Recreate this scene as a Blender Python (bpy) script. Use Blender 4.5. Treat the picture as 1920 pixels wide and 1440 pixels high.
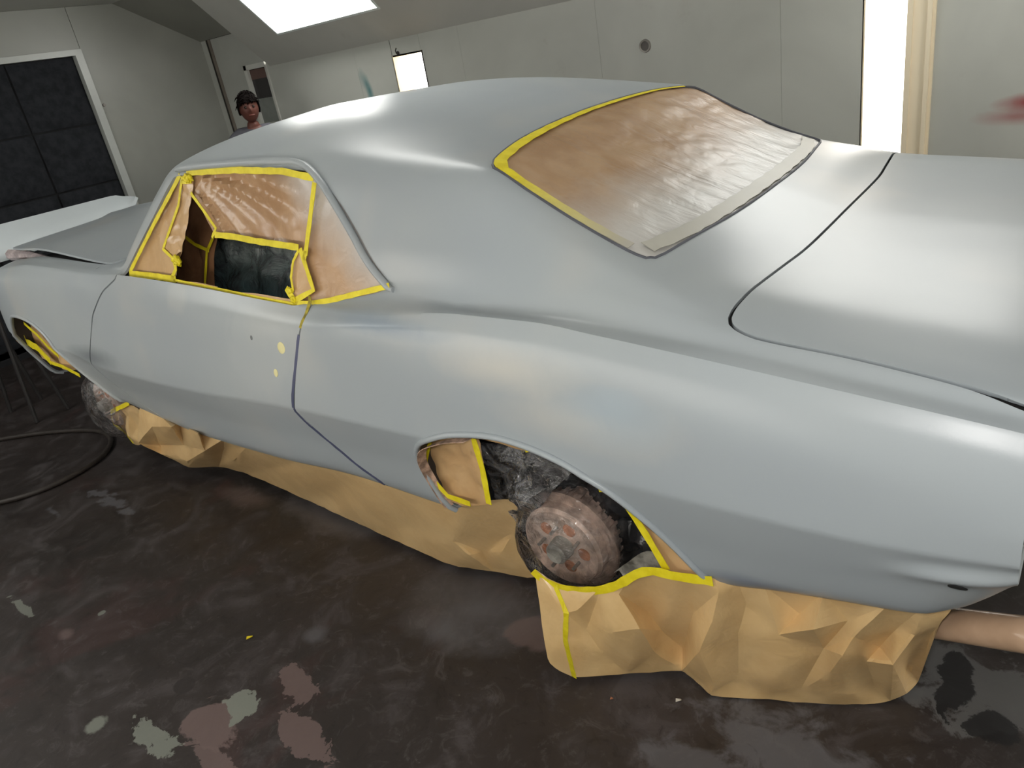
import bpy, bmesh, math, random
import numpy as np
from mathutils import Vector, Matrix, noise
R = math.radians
for o in list(bpy.data.objects): bpy.data.objects.remove(o)
S = bpy.context.scene
COL = S.collection
# ------------------------------------------------------------------ camera, world, light, exposure
CP = np.array([1.11368408, -2.06101433, 1.46384914]); FP = 1387.697
_y, _p, _r = -0.72029151, -0.42230864, -0.1818573
_f = np.array([math.sin(_y)*math.cos(_p), math.cos(_y)*math.cos(_p), math.sin(_p)])
_ri = np.cross(_f, [0, 0, 1]); _ri /= np.linalg.norm(_ri); _u = np.cross(_ri, _f)
_c, _s = math.cos(_r), math.sin(_r)
CR = _c*_ri + _s*_u; CU = -_s*_ri + _c*_u
cd = bpy.data.cameras.new('camera'); cam = bpy.data.objects.new('camera', cd); COL.objects.link(cam)
cam.matrix_world = Matrix(((CR[0], CU[0], -_f[0], CP[0]), (CR[1], CU[1], -_f[1], CP[1]), (CR[2], CU[2], -_f[2], CP[2]), (0, 0, 0, 1)))
cd.sensor_width = 36; cd.lens = FP/1920*36; cd.clip_start = .02
S.camera = cam
w = bpy.data.worlds.new('daylight'); S.world = w; w.use_nodes = True
w.node_tree.nodes['Background'].inputs[0].default_value = (1, .95, .87, 1)
w.node_tree.nodes['Background'].inputs[1].default_value = 5.5
S.view_settings.view_transform = 'Standard'; S.view_settings.look = 'None'
S.view_settings.exposure = 0.2; S.view_settings.gamma = 1
S.view_settings.use_curve_mapping = False
TUBE = 8.5        # brightness of the booth's light fixtures
FLOOR = -.2; WALLY = 2.3; WTOP = 1.655; CEIL = 2.345; ENDX = -5.75; NEARY = -2.7; OPENX = 3.7

# the camera's own flash, a little above the lens
fl_ = bpy.data.lights.new('camera_flash', 'POINT'); fl_.energy = 40; fl_.color = (1, .97, .94); fl_.shadow_soft_size = .03
flo = bpy.data.objects.new('camera_flash', fl_); COL.objects.link(flo); flo.location = tuple(CP+CU*.06-CR*.02-_f*.01)

def at(px, py, ax, val):
    """point of the scene seen at a measured place of the photograph, at a known x, y or z"""
    d = CR*((px-960)/FP) + CU*(-(py-720)/FP) + _f
    return CP + d*((val-CP[ax])/d[ax])
def at_plane(px, py, n, c):
    d = CR*((px-960)/FP) + CU*(-(py-720)/FP) + _f
    n = np.array(n, float); t = (c-CP@n)/(d@n); return CP+d*t

# ------------------------------------------------------------------ object helpers
def link(name, me, m=None, parent=None):
    o = bpy.data.objects.new(name, me); COL.objects.link(o)
    if m is not None: me.materials.append(m)
    if parent is not None: o.parent = parent
    return o
def mesh(name, V, F, m=None, parent=None, smooth=None):
    me = bpy.data.meshes.new(name)
    me.from_pydata([tuple(map(float, v[:3])) for v in V], [], [tuple(int(i) for i in f) for f in F]); me.update()
    if smooth is not None:
        me.polygons.foreach_set('use_smooth', [True]*len(me.polygons)); me.set_sharp_from_angle(angle=R(smooth))
    return link(name, me, m, parent)
def tag(o, label=None, cat=None, group=None, kind=None):
    if label: o['label'] = label
    if cat: o['category'] = cat
    if group: o['group'] = group
    if kind: o['kind'] = kind
    return o
def empty(name, loc=(0, 0, 0)):
    o = bpy.data.objects.new(name, None); COL.objects.link(o); o.location = loc; o.empty_display_size = .1; return o
def box(x0, x1, y0, y1, z0, z1):
    V = [(x, y, z) for x in (x0, x1) for y in (y0, y1) for z in (z0, z1)]
    F = [(0, 1, 3, 2), (4, 6, 7, 5), (0, 4, 5, 1), (2, 3, 7, 6), (0, 2, 6, 4), (1, 5, 7, 3)]
    return V, F
def join(*parts):
    V = []; F = []
    for v, f in parts:
        b = len(V); V += [tuple(p) for p in v]; F += [tuple(i+b for i in g) for g in f]
    return V, F
def tube(pts, r, n=8, caps=True, closed=False):
    pts = [Vector(p) for p in pts]; V = []; F = []; N = len(pts)
    up = None
    for i, p in enumerate(pts):
        a = pts[(i-1) % N] if closed else pts[max(0, i-1)]; b = pts[(i+1) % N] if closed else pts[min(N-1, i+1)]
        t = (b-a).normalized()
        if up is None: up = t.orthogonal().normalized()
        up = (up - t*up.dot(t)).normalized(); s = t.cross(up)
        rr = r(i/(N-1)) if callable(r) else r
        for k in range(n):
            a_ = 2*math.pi*k/n; V.append(p + rr*(math.cos(a_)*up+math.sin(a_)*s))
    M = N if closed else N-1
    for i in range(M):
        for k in range(n):
            j = (i+1) % N
            F.append((i*n+k, i*n+(k+1) % n, j*n+(k+1) % n, j*n+k))
    if caps and not closed:
        F.append(tuple(range(n))[::-1]); F.append(tuple((N-1)*n+k for k in range(n)))
    return V, F
def lathe(prof, axis_o, axis_d, n=48):
    """prof: list of (r, t) along the axis"""
    o = Vector(axis_o); d = Vector(axis_d).normalized(); a = d.orthogonal().normalized(); b = d.cross(a)
    V = []; F = []
    for r, t in prof:
        for k in range(n):
            g = 2*math.pi*k/n; V.append(o+d*t+(a*math.cos(g)+b*math.sin(g))*max(r, 1e-4))
    for i in range(len(prof)-1):
        for k in range(n): F.append((i*n+k, i*n+(k+1) % n, (i+1)*n+(k+1) % n, (i+1)*n+k))
    return V, F
def smooth_line(pts, step=.02, closed=False):
    P = [np.array(p, float) for p in pts]; out = []; n = len(P)
    for i in range(n if closed else n-1):
        if closed: a, b, c, d = P[i-1], P[i], P[(i+1) % n], P[(i+2) % n]
        else: a, b, c, d = P[max(0, i-1)], P[i], P[i+1], P[min(n-1, i+2)]
        m = max(2, int(np.linalg.norm(c-b)/step))
        for k in range(m):
            t = k/m
            out.append(.5*((2*b)+(-a+c)*t+(2*a-5*b+4*c-d)*t*t+(-a+3*b-3*c+d)*t**3))
    if not closed: out.append(P[-1])
    return out
def ribbon(pts, w, nrm, th=.0012):
    """flat tape along pts, lying square to nrm (a vector or a function of the point)"""
    V = []; F = []; n = len(pts); P = [Vector(p) for p in pts]
    for i, p in enumerate(P):
        t = (P[min(n-1, i+1)]-P[max(0, i-1)]).normalized()
        m = Vector(nrm(p) if callable(nrm) else nrm).normalized(); s = t.cross(m).normalized()
        m = s.cross(t).normalized()
        ww = (w(i/(n-1)) if callable(w) else w)*(1+.10*math.sin(i*2.3+p.x*9))
        for a in (-.5, .5):
            for b in (0, th): V.append(p+s*a*ww+m*b)
    for i in range(n-1):
        a = i*4; b = a+4
        F += [(a, b, b+1, a+1), (a+2, a+3, b+3, b+2), (a+1, b+1, b+3, a+3), (a, a+2, b+2, b)]
    F += [(0, 1, 3, 2), (4*n-4, 4*n-2, 4*n-1, 4*n-3)]
    return V, F

# ------------------------------------------------------------------ materials
def lin(c):
    return tuple(((v/255)/12.92 if v/255 <= .04045 else ((v/255+.055)/1.055)**2.4) for v in c)+(1,)
class NT:
    def __init__(s, name):
        s.m = bpy.data.materials.new(name); s.m.use_nodes = True; s.t = s.m.node_tree; s.b = s.t.nodes['Principled BSDF']
    def n(s, ty, **k):
        nd = s.t.nodes.new(ty)
        for a, v in k.items():
            if a[:2] == 'i_':
                key = a[2:]; nd.inputs[int(key) if key.isdigit() else key].default_value = v
            else: setattr(nd, a, v)
        return nd
    def l(s, a, b): s.t.links.new(a, b)
    def coord(s):
        return s.n('ShaderNodeTexCoord').outputs['Object']
    def noise(s, scale, detail=3, rough=.5, dist=0, vec=None):
        nd = s.n('ShaderNodeTexNoise'); nd.inputs['Scale'].default_value = scale; nd.inputs['Detail'].default_value = detail
        nd.inputs['Roughness'].default_value = rough; nd.inputs['Distortion'].default_value = dist
        s.l(vec if vec is not None else s.coord(), nd.inputs['Vector']); return nd.outputs['Fac']
    def ramp(s, fac, stops):
        r = s.n('ShaderNodeValToRGB'); e = r.color_ramp.elements; r.color_ramp.interpolation = 'EASE'
        while len(e) < len(stops): e.new(.5)
        for i, (p, c) in enumerate(stops): e[i].position = p; e[i].color = c if len(c) == 4 else c+(1,)
        s.l(fac, r.inputs[0]); return r.outputs[0]
    def mix(s, fac, a, b):
        m = s.n('ShaderNodeMix', data_type='RGBA')
        for sock, v in ((m.inputs[0], fac), (m.inputs[6], a), (m.inputs[7], b)):
            if hasattr(v, 'is_linked') or hasattr(v, 'links'): s.l(v, sock)
            else: sock.default_value = v
        return m.outputs[2]
    def math(s, op, a, b=0, clamp=False):
        m = s.n('ShaderNodeMath', operation=op); m.use_clamp = clamp
        for sock, v in ((m.inputs[0], a), (m.inputs[1], b)):
            if hasattr(v, 'links'): s.l(v, sock)
            else: sock.default_value = v
        return m.outputs[0]
    def bump(s, h, strength=.3, dist=.01, norm=None):
        b = s.n('ShaderNodeBump'); b.inputs['Strength'].default_value = strength; b.inputs['Distance'].default_value = dist
        s.l(h, b.inputs['Height'])
        if norm is not None: s.l(norm, b.inputs['Normal'])
        return b.outputs[0]
    def set(s, color=None, rough=None, metal=None, normal=None, spec=None, coat=None, coat_rough=None):
        for key, v in (('Base Color', color), ('Roughness', rough), ('Metallic', metal), ('Normal', normal), ('Specular IOR Level', spec), ('Coat Weight', coat), ('Coat Roughness', coat_rough)):
            if v is None: continue
            if hasattr(v, 'links'): s.l(v, s.b.inputs[key])
            else: s.b.inputs[key].default_value = v
        return s.m
def blob(T, co, c, r, soft, nz, amt=.5):
    """mask of a stain around c (x, y) with radii r, its outline broken by a noise"""
    v = T.n('ShaderNodeVectorMath', operation='SUBTRACT'); T.l(co, v.inputs[0]); v.inputs[1].default_value = c
    v2 = T.n('ShaderNodeVectorMath', operation='DIVIDE'); T.l(v.outputs[0], v2.inputs[0]); v2.inputs[1].default_value = r
    ln = T.n('ShaderNodeVectorMath', operation='LENGTH'); T.l(v2.outputs[0], ln.inputs[0])
    d = T.math('ADD', ln.outputs['Value'], T.math('MULTIPLY', T.math('SUBTRACT', nz, .5), amt*2))
    mr = T.n('ShaderNodeMapRange'); mr.clamp = True
    T.l(d, mr.inputs[0]); mr.inputs[1].default_value = 1-soft; mr.inputs[2].default_value = 1+soft; mr.inputs[3].default_value = 1; mr.inputs[4].default_value = 0
    return mr.outputs[0]

def m_primer():
    T = NT('grey_primer'); co = T.coord()
    n1 = T.noise(1.3, 3, .5, .3); n2 = T.noise(2.6, 2, .45, .3); n3 = T.noise(.7, 2, .5)
    c = T.ramp(n1, [(.3, lin((157, 164, 169))), (.7, lin((165, 171, 173)))])
    c = T.mix(T.ramp(n2, [(.50, (0, 0, 0)), (.80, (.5, .5, .5))]), c, lin((184, 182, 176)))
    c = T.mix(T.ramp(n3, [(.45, (0, 0, 0)), (.75, (.5, .5, .5))]), c, lin((156, 166, 176)))
    # sanded-through and guide-coat spots
    nz = T.noise(9, 4, .6, .4)
    for ctr, rad, soft, col, k in (((-.33, -.84, .86), (.17, .2, .022), .6, lin((112, 130, 148)), .55),
                                   ((-2.25, -.9, .56), (.16, .3, .035), .7, lin((88, 94, 98)), .6),
                                   ((.33, -.88, .72), (.10, .3, .05), .6, lin((146, 166, 182)), .8),
                                   ((.06, -.86, .80), (.14, .3, .04), .8, lin((200, 197, 188)), .6),
                                   ((.26, -.88, .70), (.16, .3, .05), .8, lin((196, 194, 187)), .5),
                                   ((.62, -.8, .31), (.10, .3, .022), .7, lin((118, 126, 142)), .7),
                                   ((-1.45, -.88, .86), (.06, .3, .055), .3, lin((180, 183, 181)), .5),
                                   ((-.98, -.88, .73), (.16, .3, .16), .12, lin((174, 179, 180)), .35)):
        b_ = blob(T, co, (ctr[0]+1.27, ctr[1], ctr[2]-FLOOR), rad, soft, nz, .5)
        c = T.mix(T.math('MULTIPLY', b_, k), c, col)
    fine = T.noise(220, 2, .6); wave = T.noise(5, 2, .5)
    nb = T.bump(fine, .035, .002); nb = T.bump(wave, .10, .012, nb)
    return T.set(c, .31, 0, nb, .34)
def m_paper(name='kraft_masking_paper', c1=(202, 168, 124), c2=(190, 154, 110), spray=None, rough=.30, wr=.45):
    T = NT(name); co = T.coord()
    n1 = T.noise(6, 4, .6, .3); n2 = T.noise(14, 5, .6, 1.2); n3 = T.noise(60, 2, .6)
    c = T.ramp(n1, [(.35, lin(c2)), (.65, lin(c1))])
    if spray: c = spray(T, co, c)
    v = T.n('ShaderNodeTexVoronoi', feature='DISTANCE_TO_EDGE'); v.inputs['Scale'].default_value = 9
    wv = T.n('ShaderNodeVectorMath', operation='ADD'); T.l(co, wv.inputs[0])
    ns = T.n('ShaderNodeTexNoise'); ns.inputs['Scale'].default_value = 5; T.l(co, ns.inputs['Vector']); T.l(ns.outputs['Color'], wv.inputs[1]); T.l(wv.outputs[0], v.inputs['Vector'])
    nb = T.bump(n2, wr*.35, .012); nb = T.bump(v.outputs['Distance'], wr*.35, .008, nb)
    return T.set(c, rough, 0, nb, .5)
def m_simple(name, col, rough=.5, metal=0, var=.12, scale=8, bump=0, spec=.5):
    T = NT(name); n1 = T.noise(scale, 4, .6); c = lin(col)
    a = tuple(x*(1-var) for x in c[:3])+(1,); b = tuple(min(1, x*(1+var)) for x in c[:3])+(1,)
    nb = T.bump(n1, bump, .01) if bump else None
    return T.set(T.ramp(n1, [(.3, a), (.7, b)]), rough, metal, nb, spec)
def m_wall(name, col, rough=.35):
    T = NT(name); n1 = T.noise(.9, 4, .6, .5); n2 = T.noise(70, 2, .5); c = lin(col)
    a = tuple(x*.90 for x in c[:3])+(1,); b = tuple(min(1, x*1.06) for x in c[:3])+(1,)
    n3 = T.noise(3, 5, .7)
    cc = T.mix(T.ramp(n3, [(.60, (0, 0, 0)), (.8, (.35, .35, .35))]), T.ramp(n1, [(.3, a), (.7, b)]), lin((150, 142, 134)))
    return T.set(cc, rough, 0, T.bump(n2, .03, .002), .5), T
def m_emit(name, col, st):
    m = bpy.data.materials.new(name); m.use_nodes = True; t = m.node_tree; t.nodes.clear()
    e = t.nodes.new('ShaderNodeEmission'); o = t.nodes.new('ShaderNodeOutputMaterial'); e.inputs[0].default_value = col; e.inputs[1].default_value = st
    t.links.new(e.outputs[0], o.inputs[0]); return m
def m_clear(name, tint=(.9, .9, .9), body=.10, rough=.12):
    """thin crinkled plastic film"""
    T = NT(name); t = T.t
    n1 = T.noise(16, 4, .6, 1.5); nb = T.bump(n1, .9, .02)
    tr = T.n('ShaderNodeBsdfTransparent'); tr.inputs[0].default_value = tint+(1,)
    gl = T.n('ShaderNodeBsdfGlossy'); gl.inputs['Roughness'].default_value = rough; T.l(nb, gl.inputs['Normal'])
    df = T.n('ShaderNodeBsdfDiffuse'); df.inputs[0].default_value = (.7, .7, .72, 1); T.l(nb, df.inputs['Normal'])
    fr = T.n('ShaderNodeFresnel'); fr.inputs['IOR'].default_value = 1.5; T.l(nb, fr.inputs['Normal'])
    m1 = T.n('ShaderNodeMixShader'); T.l(T.math('MULTIPLY', T.ramp(n1, [(.4, (.3, .3, .3)), (.75, (2.2, 2.2, 2.2))]), body, True), m1.inputs[0]); T.l(tr.outputs[0], m1.inputs[1]); T.l(df.outputs[0], m1.inputs[2])
    m2 = T.n('ShaderNodeMixShader'); T.l(T.math('ADD', T.math('MULTIPLY', fr.outputs[0], 1.0), .02, True), m2.inputs[0]); T.l(m1.outputs[0], m2.inputs[1]); T.l(gl.outputs[0], m2.inputs[2])
    T.l(m2.outputs[0], t.nodes['Material Output'].inputs[0]); return T.m
PRIMER = m_primer()
INNER = m_simple('dark_underside', (34, 33, 33), .8)
def tape_mat(name='yellow_masking_tape', spray=False):
    T = NT(name); n1 = T.noise(30, 3, .6)
    c = T.ramp(n1, [(.3, lin((214, 196, 22))), (.7, lin((232, 216, 44)))])
    if spray:
        co = T.coord(); sp = T.n('ShaderNodeSeparateXYZ'); T.l(co, sp.inputs[0])
        f = T.n('ShaderNodeMapRange'); T.l(sp.outputs['X'], f.inputs[0]); f.inputs[1].default_value = -.05; f.inputs[2].default_value = .26
        c = T.mix(f.outputs[0], c, lin((176, 172, 160)))
    return T.set(c, .5, 0, T.bump(n1, .15, .003), .4)
TAPE = tape_mat(); TAPE_SPRAY = tape_mat('oversprayed_tape', True)
TAPEM = m_simple('blue_grey_tape', (70, 74, 102), .55)
PAPER = m_paper()
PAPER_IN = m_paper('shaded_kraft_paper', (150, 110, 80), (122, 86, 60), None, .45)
BLACKP = m_simple('black_plastic_sheet', (34, 35, 38), .2, 0, .3, 9, .9)
CLEAR = m_clear('clear_plastic_film', (.95, .95, .95), .05, .10)
RUST = m_simple('rusty_cast_iron', (192, 168, 154), .6, .25, .35, 25, .3)
RUST2 = m_simple('orange_rust', (160, 104, 74), .8, .0, .35, 30, .3)
METAL = m_simple('dull_steel', (150, 146, 140), .5, .5, .2, 20, .1)

# ================================================================== ROOM
def panel_wall(name, rects, frame, mat, seams=.004, th=.06, kind='structure'):
    """rects: (a0,a1,b0,b1) panels in wall coordinates, frame maps (a,b,depth) to xyz; a dark backing closes the joints"""
    root = empty(name); tag(root, kind=kind)
    for r in rects:
        a0, a1, b0, b1 = r; g = seams/2
        P = [frame(a, b, d) for a in (a0+g, a1-g) for b in (b0+g, b1-g) for d in (0, th)]
        F = box(0, 1, 0, 1, 0, 1)[1]
        mesh('panel', P, F, mat, root)
    return root
WALLM, TW = m_wall('painted_steel_wall', (184, 186, 179))
WALLD, _ = m_wall('dimmed_end_wall', (160, 162, 155))  # same paint as the other walls; the end wall's dimmer light is in the colour
# coloured paint marks sprayed on the back wall
co = TW.coord(); nzw = TW.noise(8, 3, .5)
base = TW.b.inputs['Base Color'].links[0].from_socket
c = base
c = TW.mix(TW.math('MULTIPLY', blob(TW, co, (.86, 2.3, .83), (.17, .5, .035), .5, nzw, .25), .95), c, lin((150, 8, 22)))
c = TW.mix(TW.math('MULTIPLY', blob(TW, co, (.74, 2.3, .77), (.12, .5, .025), .8, nzw, .25), .6), c, lin((150, 20, 30)))
for zz, xx, k in ((1.43, -3.69, .35), (1.385, -3.655, .7), (1.33, -3.635, .75), (1.28, -3.635, .4)):
    c = TW.mix(TW.math('MULTIPLY', blob(TW, co, (xx, 2.3, zz), (.026, .5, .05), .7, nzw, .3), k), c, lin((60, 120, 124)))
TW.l(c, TW.b.inputs['Base Color'])
CEILM, _ = m_wall('painted_ceiling', (188, 188, 182), .45)
def back(a, b, d): return (a, WALLY+d, b)
B0 = FLOOR
WX0, WX1, WZ0, WZ1 = -3.30, -3.0, 1.252, 1.534        # the small bright window
SX0, SX1, SZ1 = .04, .237, 1.60                       # tall bright opening
WTT = WTOP+.03
rects = [(-4.87, -3.72, B0, WTT), (-3.72, WX0-.006, B0, WTT), (WX0, WX1, B0, WZ0), (WX0, WX1, WZ1, WTT), (WX1, -2.62, B0, WTT),
         (-2.62, -1.50, B0, WTT), (-1.50, -.38, B0, WTT), (-.38, SX0-.006, B0, WTT), (SX0, SX1, SZ1, WTT), (SX1+.01, 1.2, B0, WTT), (1.2, 2.4, B0, WTT), (2.4, OPENX, B0, WTT),
         (-5.75, -5.67, B0, 1.985)]
wall_back = panel_wall('wall_back', rects, back, WALLM, .0012)
# backing sheet with the openings left free
def backing(a0, a1, b0, b1): return box(a0, a1, WALLY+.055, WALLY+.075, b0, b1)
mesh('backing', *join(backing(-5.7, WX0-.006, B0, WTT+.03), backing(WX0-.006, WX1+.006, B0, WZ0-.006), backing(WX0-.006, WX1+.006, WZ1+.006, WTT+.03), backing(WX1+.006, SX0-.006, B0, WTT+.03), backing(SX0-.006, SX1+.006, SZ1+.006, WTT+.03), backing(SX1+.006, OPENX, B0, WTT+.03), box(-5.7, -4.87, WALLY+.055, WALLY+.075, WTT, 2.05)), INNER, wall_back)
# reveals of the two openings (cream)
REV = m_simple('cream_reveal', (236, 220, 188), .45, 0, .02, 1)
rv = .16
o = mesh('window_1', *join(box(WX0-.012, WX0, WALLY, WALLY+rv, WZ0, WZ1), box(WX1, WX1+.012, WALLY, WALLY+rv, WZ0, WZ1),
     box(WX0-.012, WX1+.012, WALLY, WALLY+rv, WZ0-.012, WZ0), box(WX0-.012, WX1+.012, WALLY, WALLY+rv, WZ1, WZ1+.012)), REV); tag(o, kind='structure')
o = mesh('window_2', *join(box(SX0-.012, SX0, WALLY, WALLY+rv, B0, SZ1), box(SX1, SX1+.012, WALLY, WALLY+rv, B0, SZ1), box(SX0-.012, SX1+.012, WALLY, WALLY+rv, SZ1, SZ1+.012)), REV); tag(o, kind='structure')
# door jamb to the right of the tall opening: stepped cream moulding
o = mesh('trim_1', *join(box(.237, .262, WALLY-.035, WALLY+.002, B0, WTOP-.01), box(.262, .325, WALLY-.024, WALLY+.002, B0, WTOP-.01), box(.325, .345, WALLY-.04, WALLY+.002, B0, WTOP-.01), box(.345, .358, WALLY-.02, WALLY+.002, B0, WTOP-.01)),
     m_simple('cream_jamb', (240, 226, 198), .4, 0, .015, 1)); tag(o, kind='structure')
# man door in the back wall with its window
DX0, DX1, DZ1 = -5.66, -4.875, 1.975
DWX0, DWX1, DWZ0, DWZ1 = -5.16, -4.875, 1.39, 1.66
door = empty('door_1'); tag(door, kind='structure')
DM = m_simple('door_paint', (176, 178, 172), .4, 0, .06, 2)
mesh('door_leaf', *join(box(DX0+.02, DWX0-.03, WALLY+.01, WALLY+.05, B0, DZ1), box(DWX0-.03, DX1, WALLY+.01, WALLY+.05, B0, 1.20), box(DWX0-.03, DX1, WALLY+.01, WALLY+.05, 1.70, DZ1)), DM, door)
mesh('door_window_frame', *join(box(DWX0-.04, DWX0, WALLY-.01, WALLY+.05, 1.18, 1.70), box(DWX0-.04, DX1, WALLY-.01, WALLY+.05, 1.66, 1.70)), m_simple('white_trim', (205, 206, 200), .4, 0, .03), door)
gm = m_simple('dark_window_glass', (40, 36, 38), .12, 0, .1)
mesh('window_pane', *box(DWX0, DX1, WALLY+.02, WALLY+.03, DWZ0+.02, DWZ1), gm, door)
mesh('reflected_band', *box(DWX0+.005, DX1-.01, WALLY+.016, WALLY+.0195, 1.575, 1.655), m_simple('brown_reflection', (98, 74, 68), .5), door)  # brown band stands in for a reflection on the pane
mesh('lower_pane', *box(DWX0, DX1, WALLY+.02, WALLY+.03, 1.19, DWZ0+.022), m_simple('grey_frosted_pane', (120, 124, 120), .3), door)
mesh('hinge_gap', *join(box(DX0, DX0+.022, WALLY-.004, WALLY+.05, B0, DZ1), box(DX0, -4.87, WALLY-.004, WALLY+.05, DZ1, DZ1+.018)), m_simple('dark_rubber_seal', (46, 42, 38), .7), door)
mesh('frame_strip', *box(DX0+.022, DX0+.055, WALLY-.002, WALLY+.05, B0, DZ1), m_simple('brown_stained_frame', (124, 116, 106), .5), door)
mesh('door_header', *box(-5.75, -4.87, WALLY, WALLY+.05, DZ1+.018, 2.0), WALLM, door)
mesh('corner_post', *box(-4.885, -4.86, WALLY-.012, WALLY+.05, B0, WTOP+.02), m_simple('light_post', (190, 190, 184), .4, 0, .03), door)
# end wall (far left of the photo) with the filter bank
EW = empty('wall_left'); tag(EW, kind='structure')
def endw(a, b, d): return (ENDX-d, a, b)
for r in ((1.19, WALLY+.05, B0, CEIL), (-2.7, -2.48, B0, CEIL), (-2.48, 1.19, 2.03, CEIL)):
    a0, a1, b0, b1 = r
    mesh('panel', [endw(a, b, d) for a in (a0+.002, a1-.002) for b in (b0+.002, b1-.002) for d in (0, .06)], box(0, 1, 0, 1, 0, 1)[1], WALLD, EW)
mesh('backing', *box(ENDX-.09, ENDX-.062, -2.7, 2.3, B0, CEIL), INNER, EW)
fr = m_simple('light_filter_frame', (196, 200, 196), .3, .0, .03)
bank = empty('filter_bank', (ENDX, .3, FLOOR)); tag(bank, 'dark grey exhaust filter bank in a pale metal frame on the left end wall', 'filter bank')
def child(name, V, F, m, parent, smooth=None):
    L = np.array(parent.location); o = mesh(name, [np.array(v)-L for v in V], F, m, parent, smooth); return o
FY1 = 1.125; FZ1 = 1.985
child('frame', *join(box(ENDX-.05, ENDX+.02, FY1, FY1+.062, B0+.1, FZ1+.045), box(ENDX-.05, ENDX+.02, -2.42, FY1, FZ1, FZ1+.045), box(ENDX-.05, ENDX+.02, -2.48, -2.42, B0+.1, FZ1+.045), box(ENDX-.05, ENDX-.045, -2.42, FY1, B0+.05, B0+.1)), fr, bank)
FM = m_simple('dark_filter_fibre', (44, 46, 50), .95, 0, .25, 14, .6, .2)
FE = m_simple('black_filter_edge', (24, 25, 28), .9)
random.seed(4)
cols = [(-2.42, -1.82), (-1.82, -1.22), (-1.22, -.62), (-.62, -.02), (-.02, .585), (.585, FY1)]
rows = [(1.457, FZ1), (.98, 1.457), (.45, .98), (-.1, .45)]
for (a0, a1) in cols:
    for (b0, b1) in rows:
        V = []; F = []; n = 8
        for i in range(n+1):
            for j in range(n+1):
                u = i/n; v = j/n
                e = min(u, 1-u, v, 1-v)
                d = -.035+.03*min(1, e*6)+.008*noise.noise(Vector((a0*7+u*3, b0*5+v*3, 1)))
                V.append((ENDX+d, a0+.008+(a1-a0-.016)*u, b0+.008+(b1-b0-.016)*v))
        for i in range(n):
            for j in range(n): F.append((i*(n+1)+j, (i+1)*(n+1)+j, (i+1)*(n+1)+j+1, i*(n+1)+j+1))
        child('filter_pad', V, F, FM, bank, 60)
child('filter_backing', *box(ENDX-.06, ENDX-.045, -2.48, FY1, B0, FZ1), FE, bank)
dt = mesh('wall_button', *lathe([(0, .012), (.012, .012), (.014, 0)], (ENDX, 1.214, 1.585), (1, 0, 0), 16), METAL); tag(dt, 'tiny grey round stud on the left wall beside the filter bank', 'stud')
# round port in the back wall
port = empty('wall_port', (-1.184, WALLY, 1.332)); tag(port, 'small round dark port with a metal rim high on the back wall', 'port')
child('rim', *lathe([(.026, 0), (.026, -.008), (.036, -.010), (.038, 0)], (-1.184, WALLY, 1.332), (0, 1, 0), 32), METAL, port, 40)
child('plug', *lathe([(.0, -.004), (.024, -.004), (.026, 0)], (-1.184, WALLY, 1.332), (0, 1, 0), 32), m_simple('dark_plug', (92, 88, 84), .5), port, 40)
hk = mesh('wall_hook', *join(tube([(-3.235, WALLY, 1.553), (-3.235, WALLY-.02, 1.556), (-3.23, WALLY-.028, 1.575), (-3.222, WALLY-.024, 1.592)], .0045, 8), lathe([(0, -.006), (.014, -.006), (.016, 0)], (-3.237, WALLY, 1.556), (0, 1, 0), 12)), INNER, None, 50)
tag(hk, 'small dark hook on the wall just above the bright square window', 'hook')
# near wall with an opening added to light the car, ceiling, angled panels
o = mesh('wall_front', *join(box(ENDX-.1, -3.3, NEARY-.06, NEARY, B0, WTOP+.03), box(.3, OPENX, NEARY-.06, NEARY, B0, WTOP+.03), box(-3.3, .3, NEARY-.06, NEARY, B0, .8), box(-3.3, .3, NEARY-.06, NEARY, 1.22, WTOP+.03)), WALLM); tag(o, kind='structure')
o = mesh('ceiling', *box(ENDX-.06, OPENX, NEARY+.69, WALLY-.69, CEIL, CEIL+.05), CEILM); tag(o, kind='structure')
FX = [(-4.33, -3.115), (-2.2, -.985), (-.07, 1.145), (2.06, 3.3)]
T0, T1 = .20, .60   # fixture extent along the slope (horizontal measure)
def slope(side, t, off=0):   # t = distance in from the wall, off = out of the plane
    y0 = WALLY if side > 0 else NEARY
    return (y0-side*t-side*off*.7071, WTOP+t-off*.7071)
def slab(side, x0, x1, t0, t1, o0=-.04, o1=0):
    V = []
    for x in (x0, x1):
        for t in (t0, t1):
            for off in (o0, o1):
                y, z = slope(side, t, off); V.append((x, y, z))
    return V, box(0, 1, 0, 1, 0, 1)[1]
for side, nm in ((1, 'trim_2'), (-1, 'trim_3')):
    root = empty(nm); tag(root, kind='structure')
    xs0 = -4.82 if side > 0 else ENDX
    mesh('sloped_panel', *slab(side, xs0, OPENX, -.0, T0), CEILM, root)
    mesh('sloped_panel', *slab(side, xs0, OPENX, T1, .70), CEILM, root)
    e = xs0
    for x0, x1 in [f_ for k_, f_ in enumerate(FX) if (side, k_) not in ((-1, 1), (-1, 2), (-1, 3), (1, 1), (1, 3))]+[(OPENX, OPENX)]:
        if x0 > e: mesh('sloped_panel', *slab(side, e, x0, T0, T1), CEILM, root)
        e = x1
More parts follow.
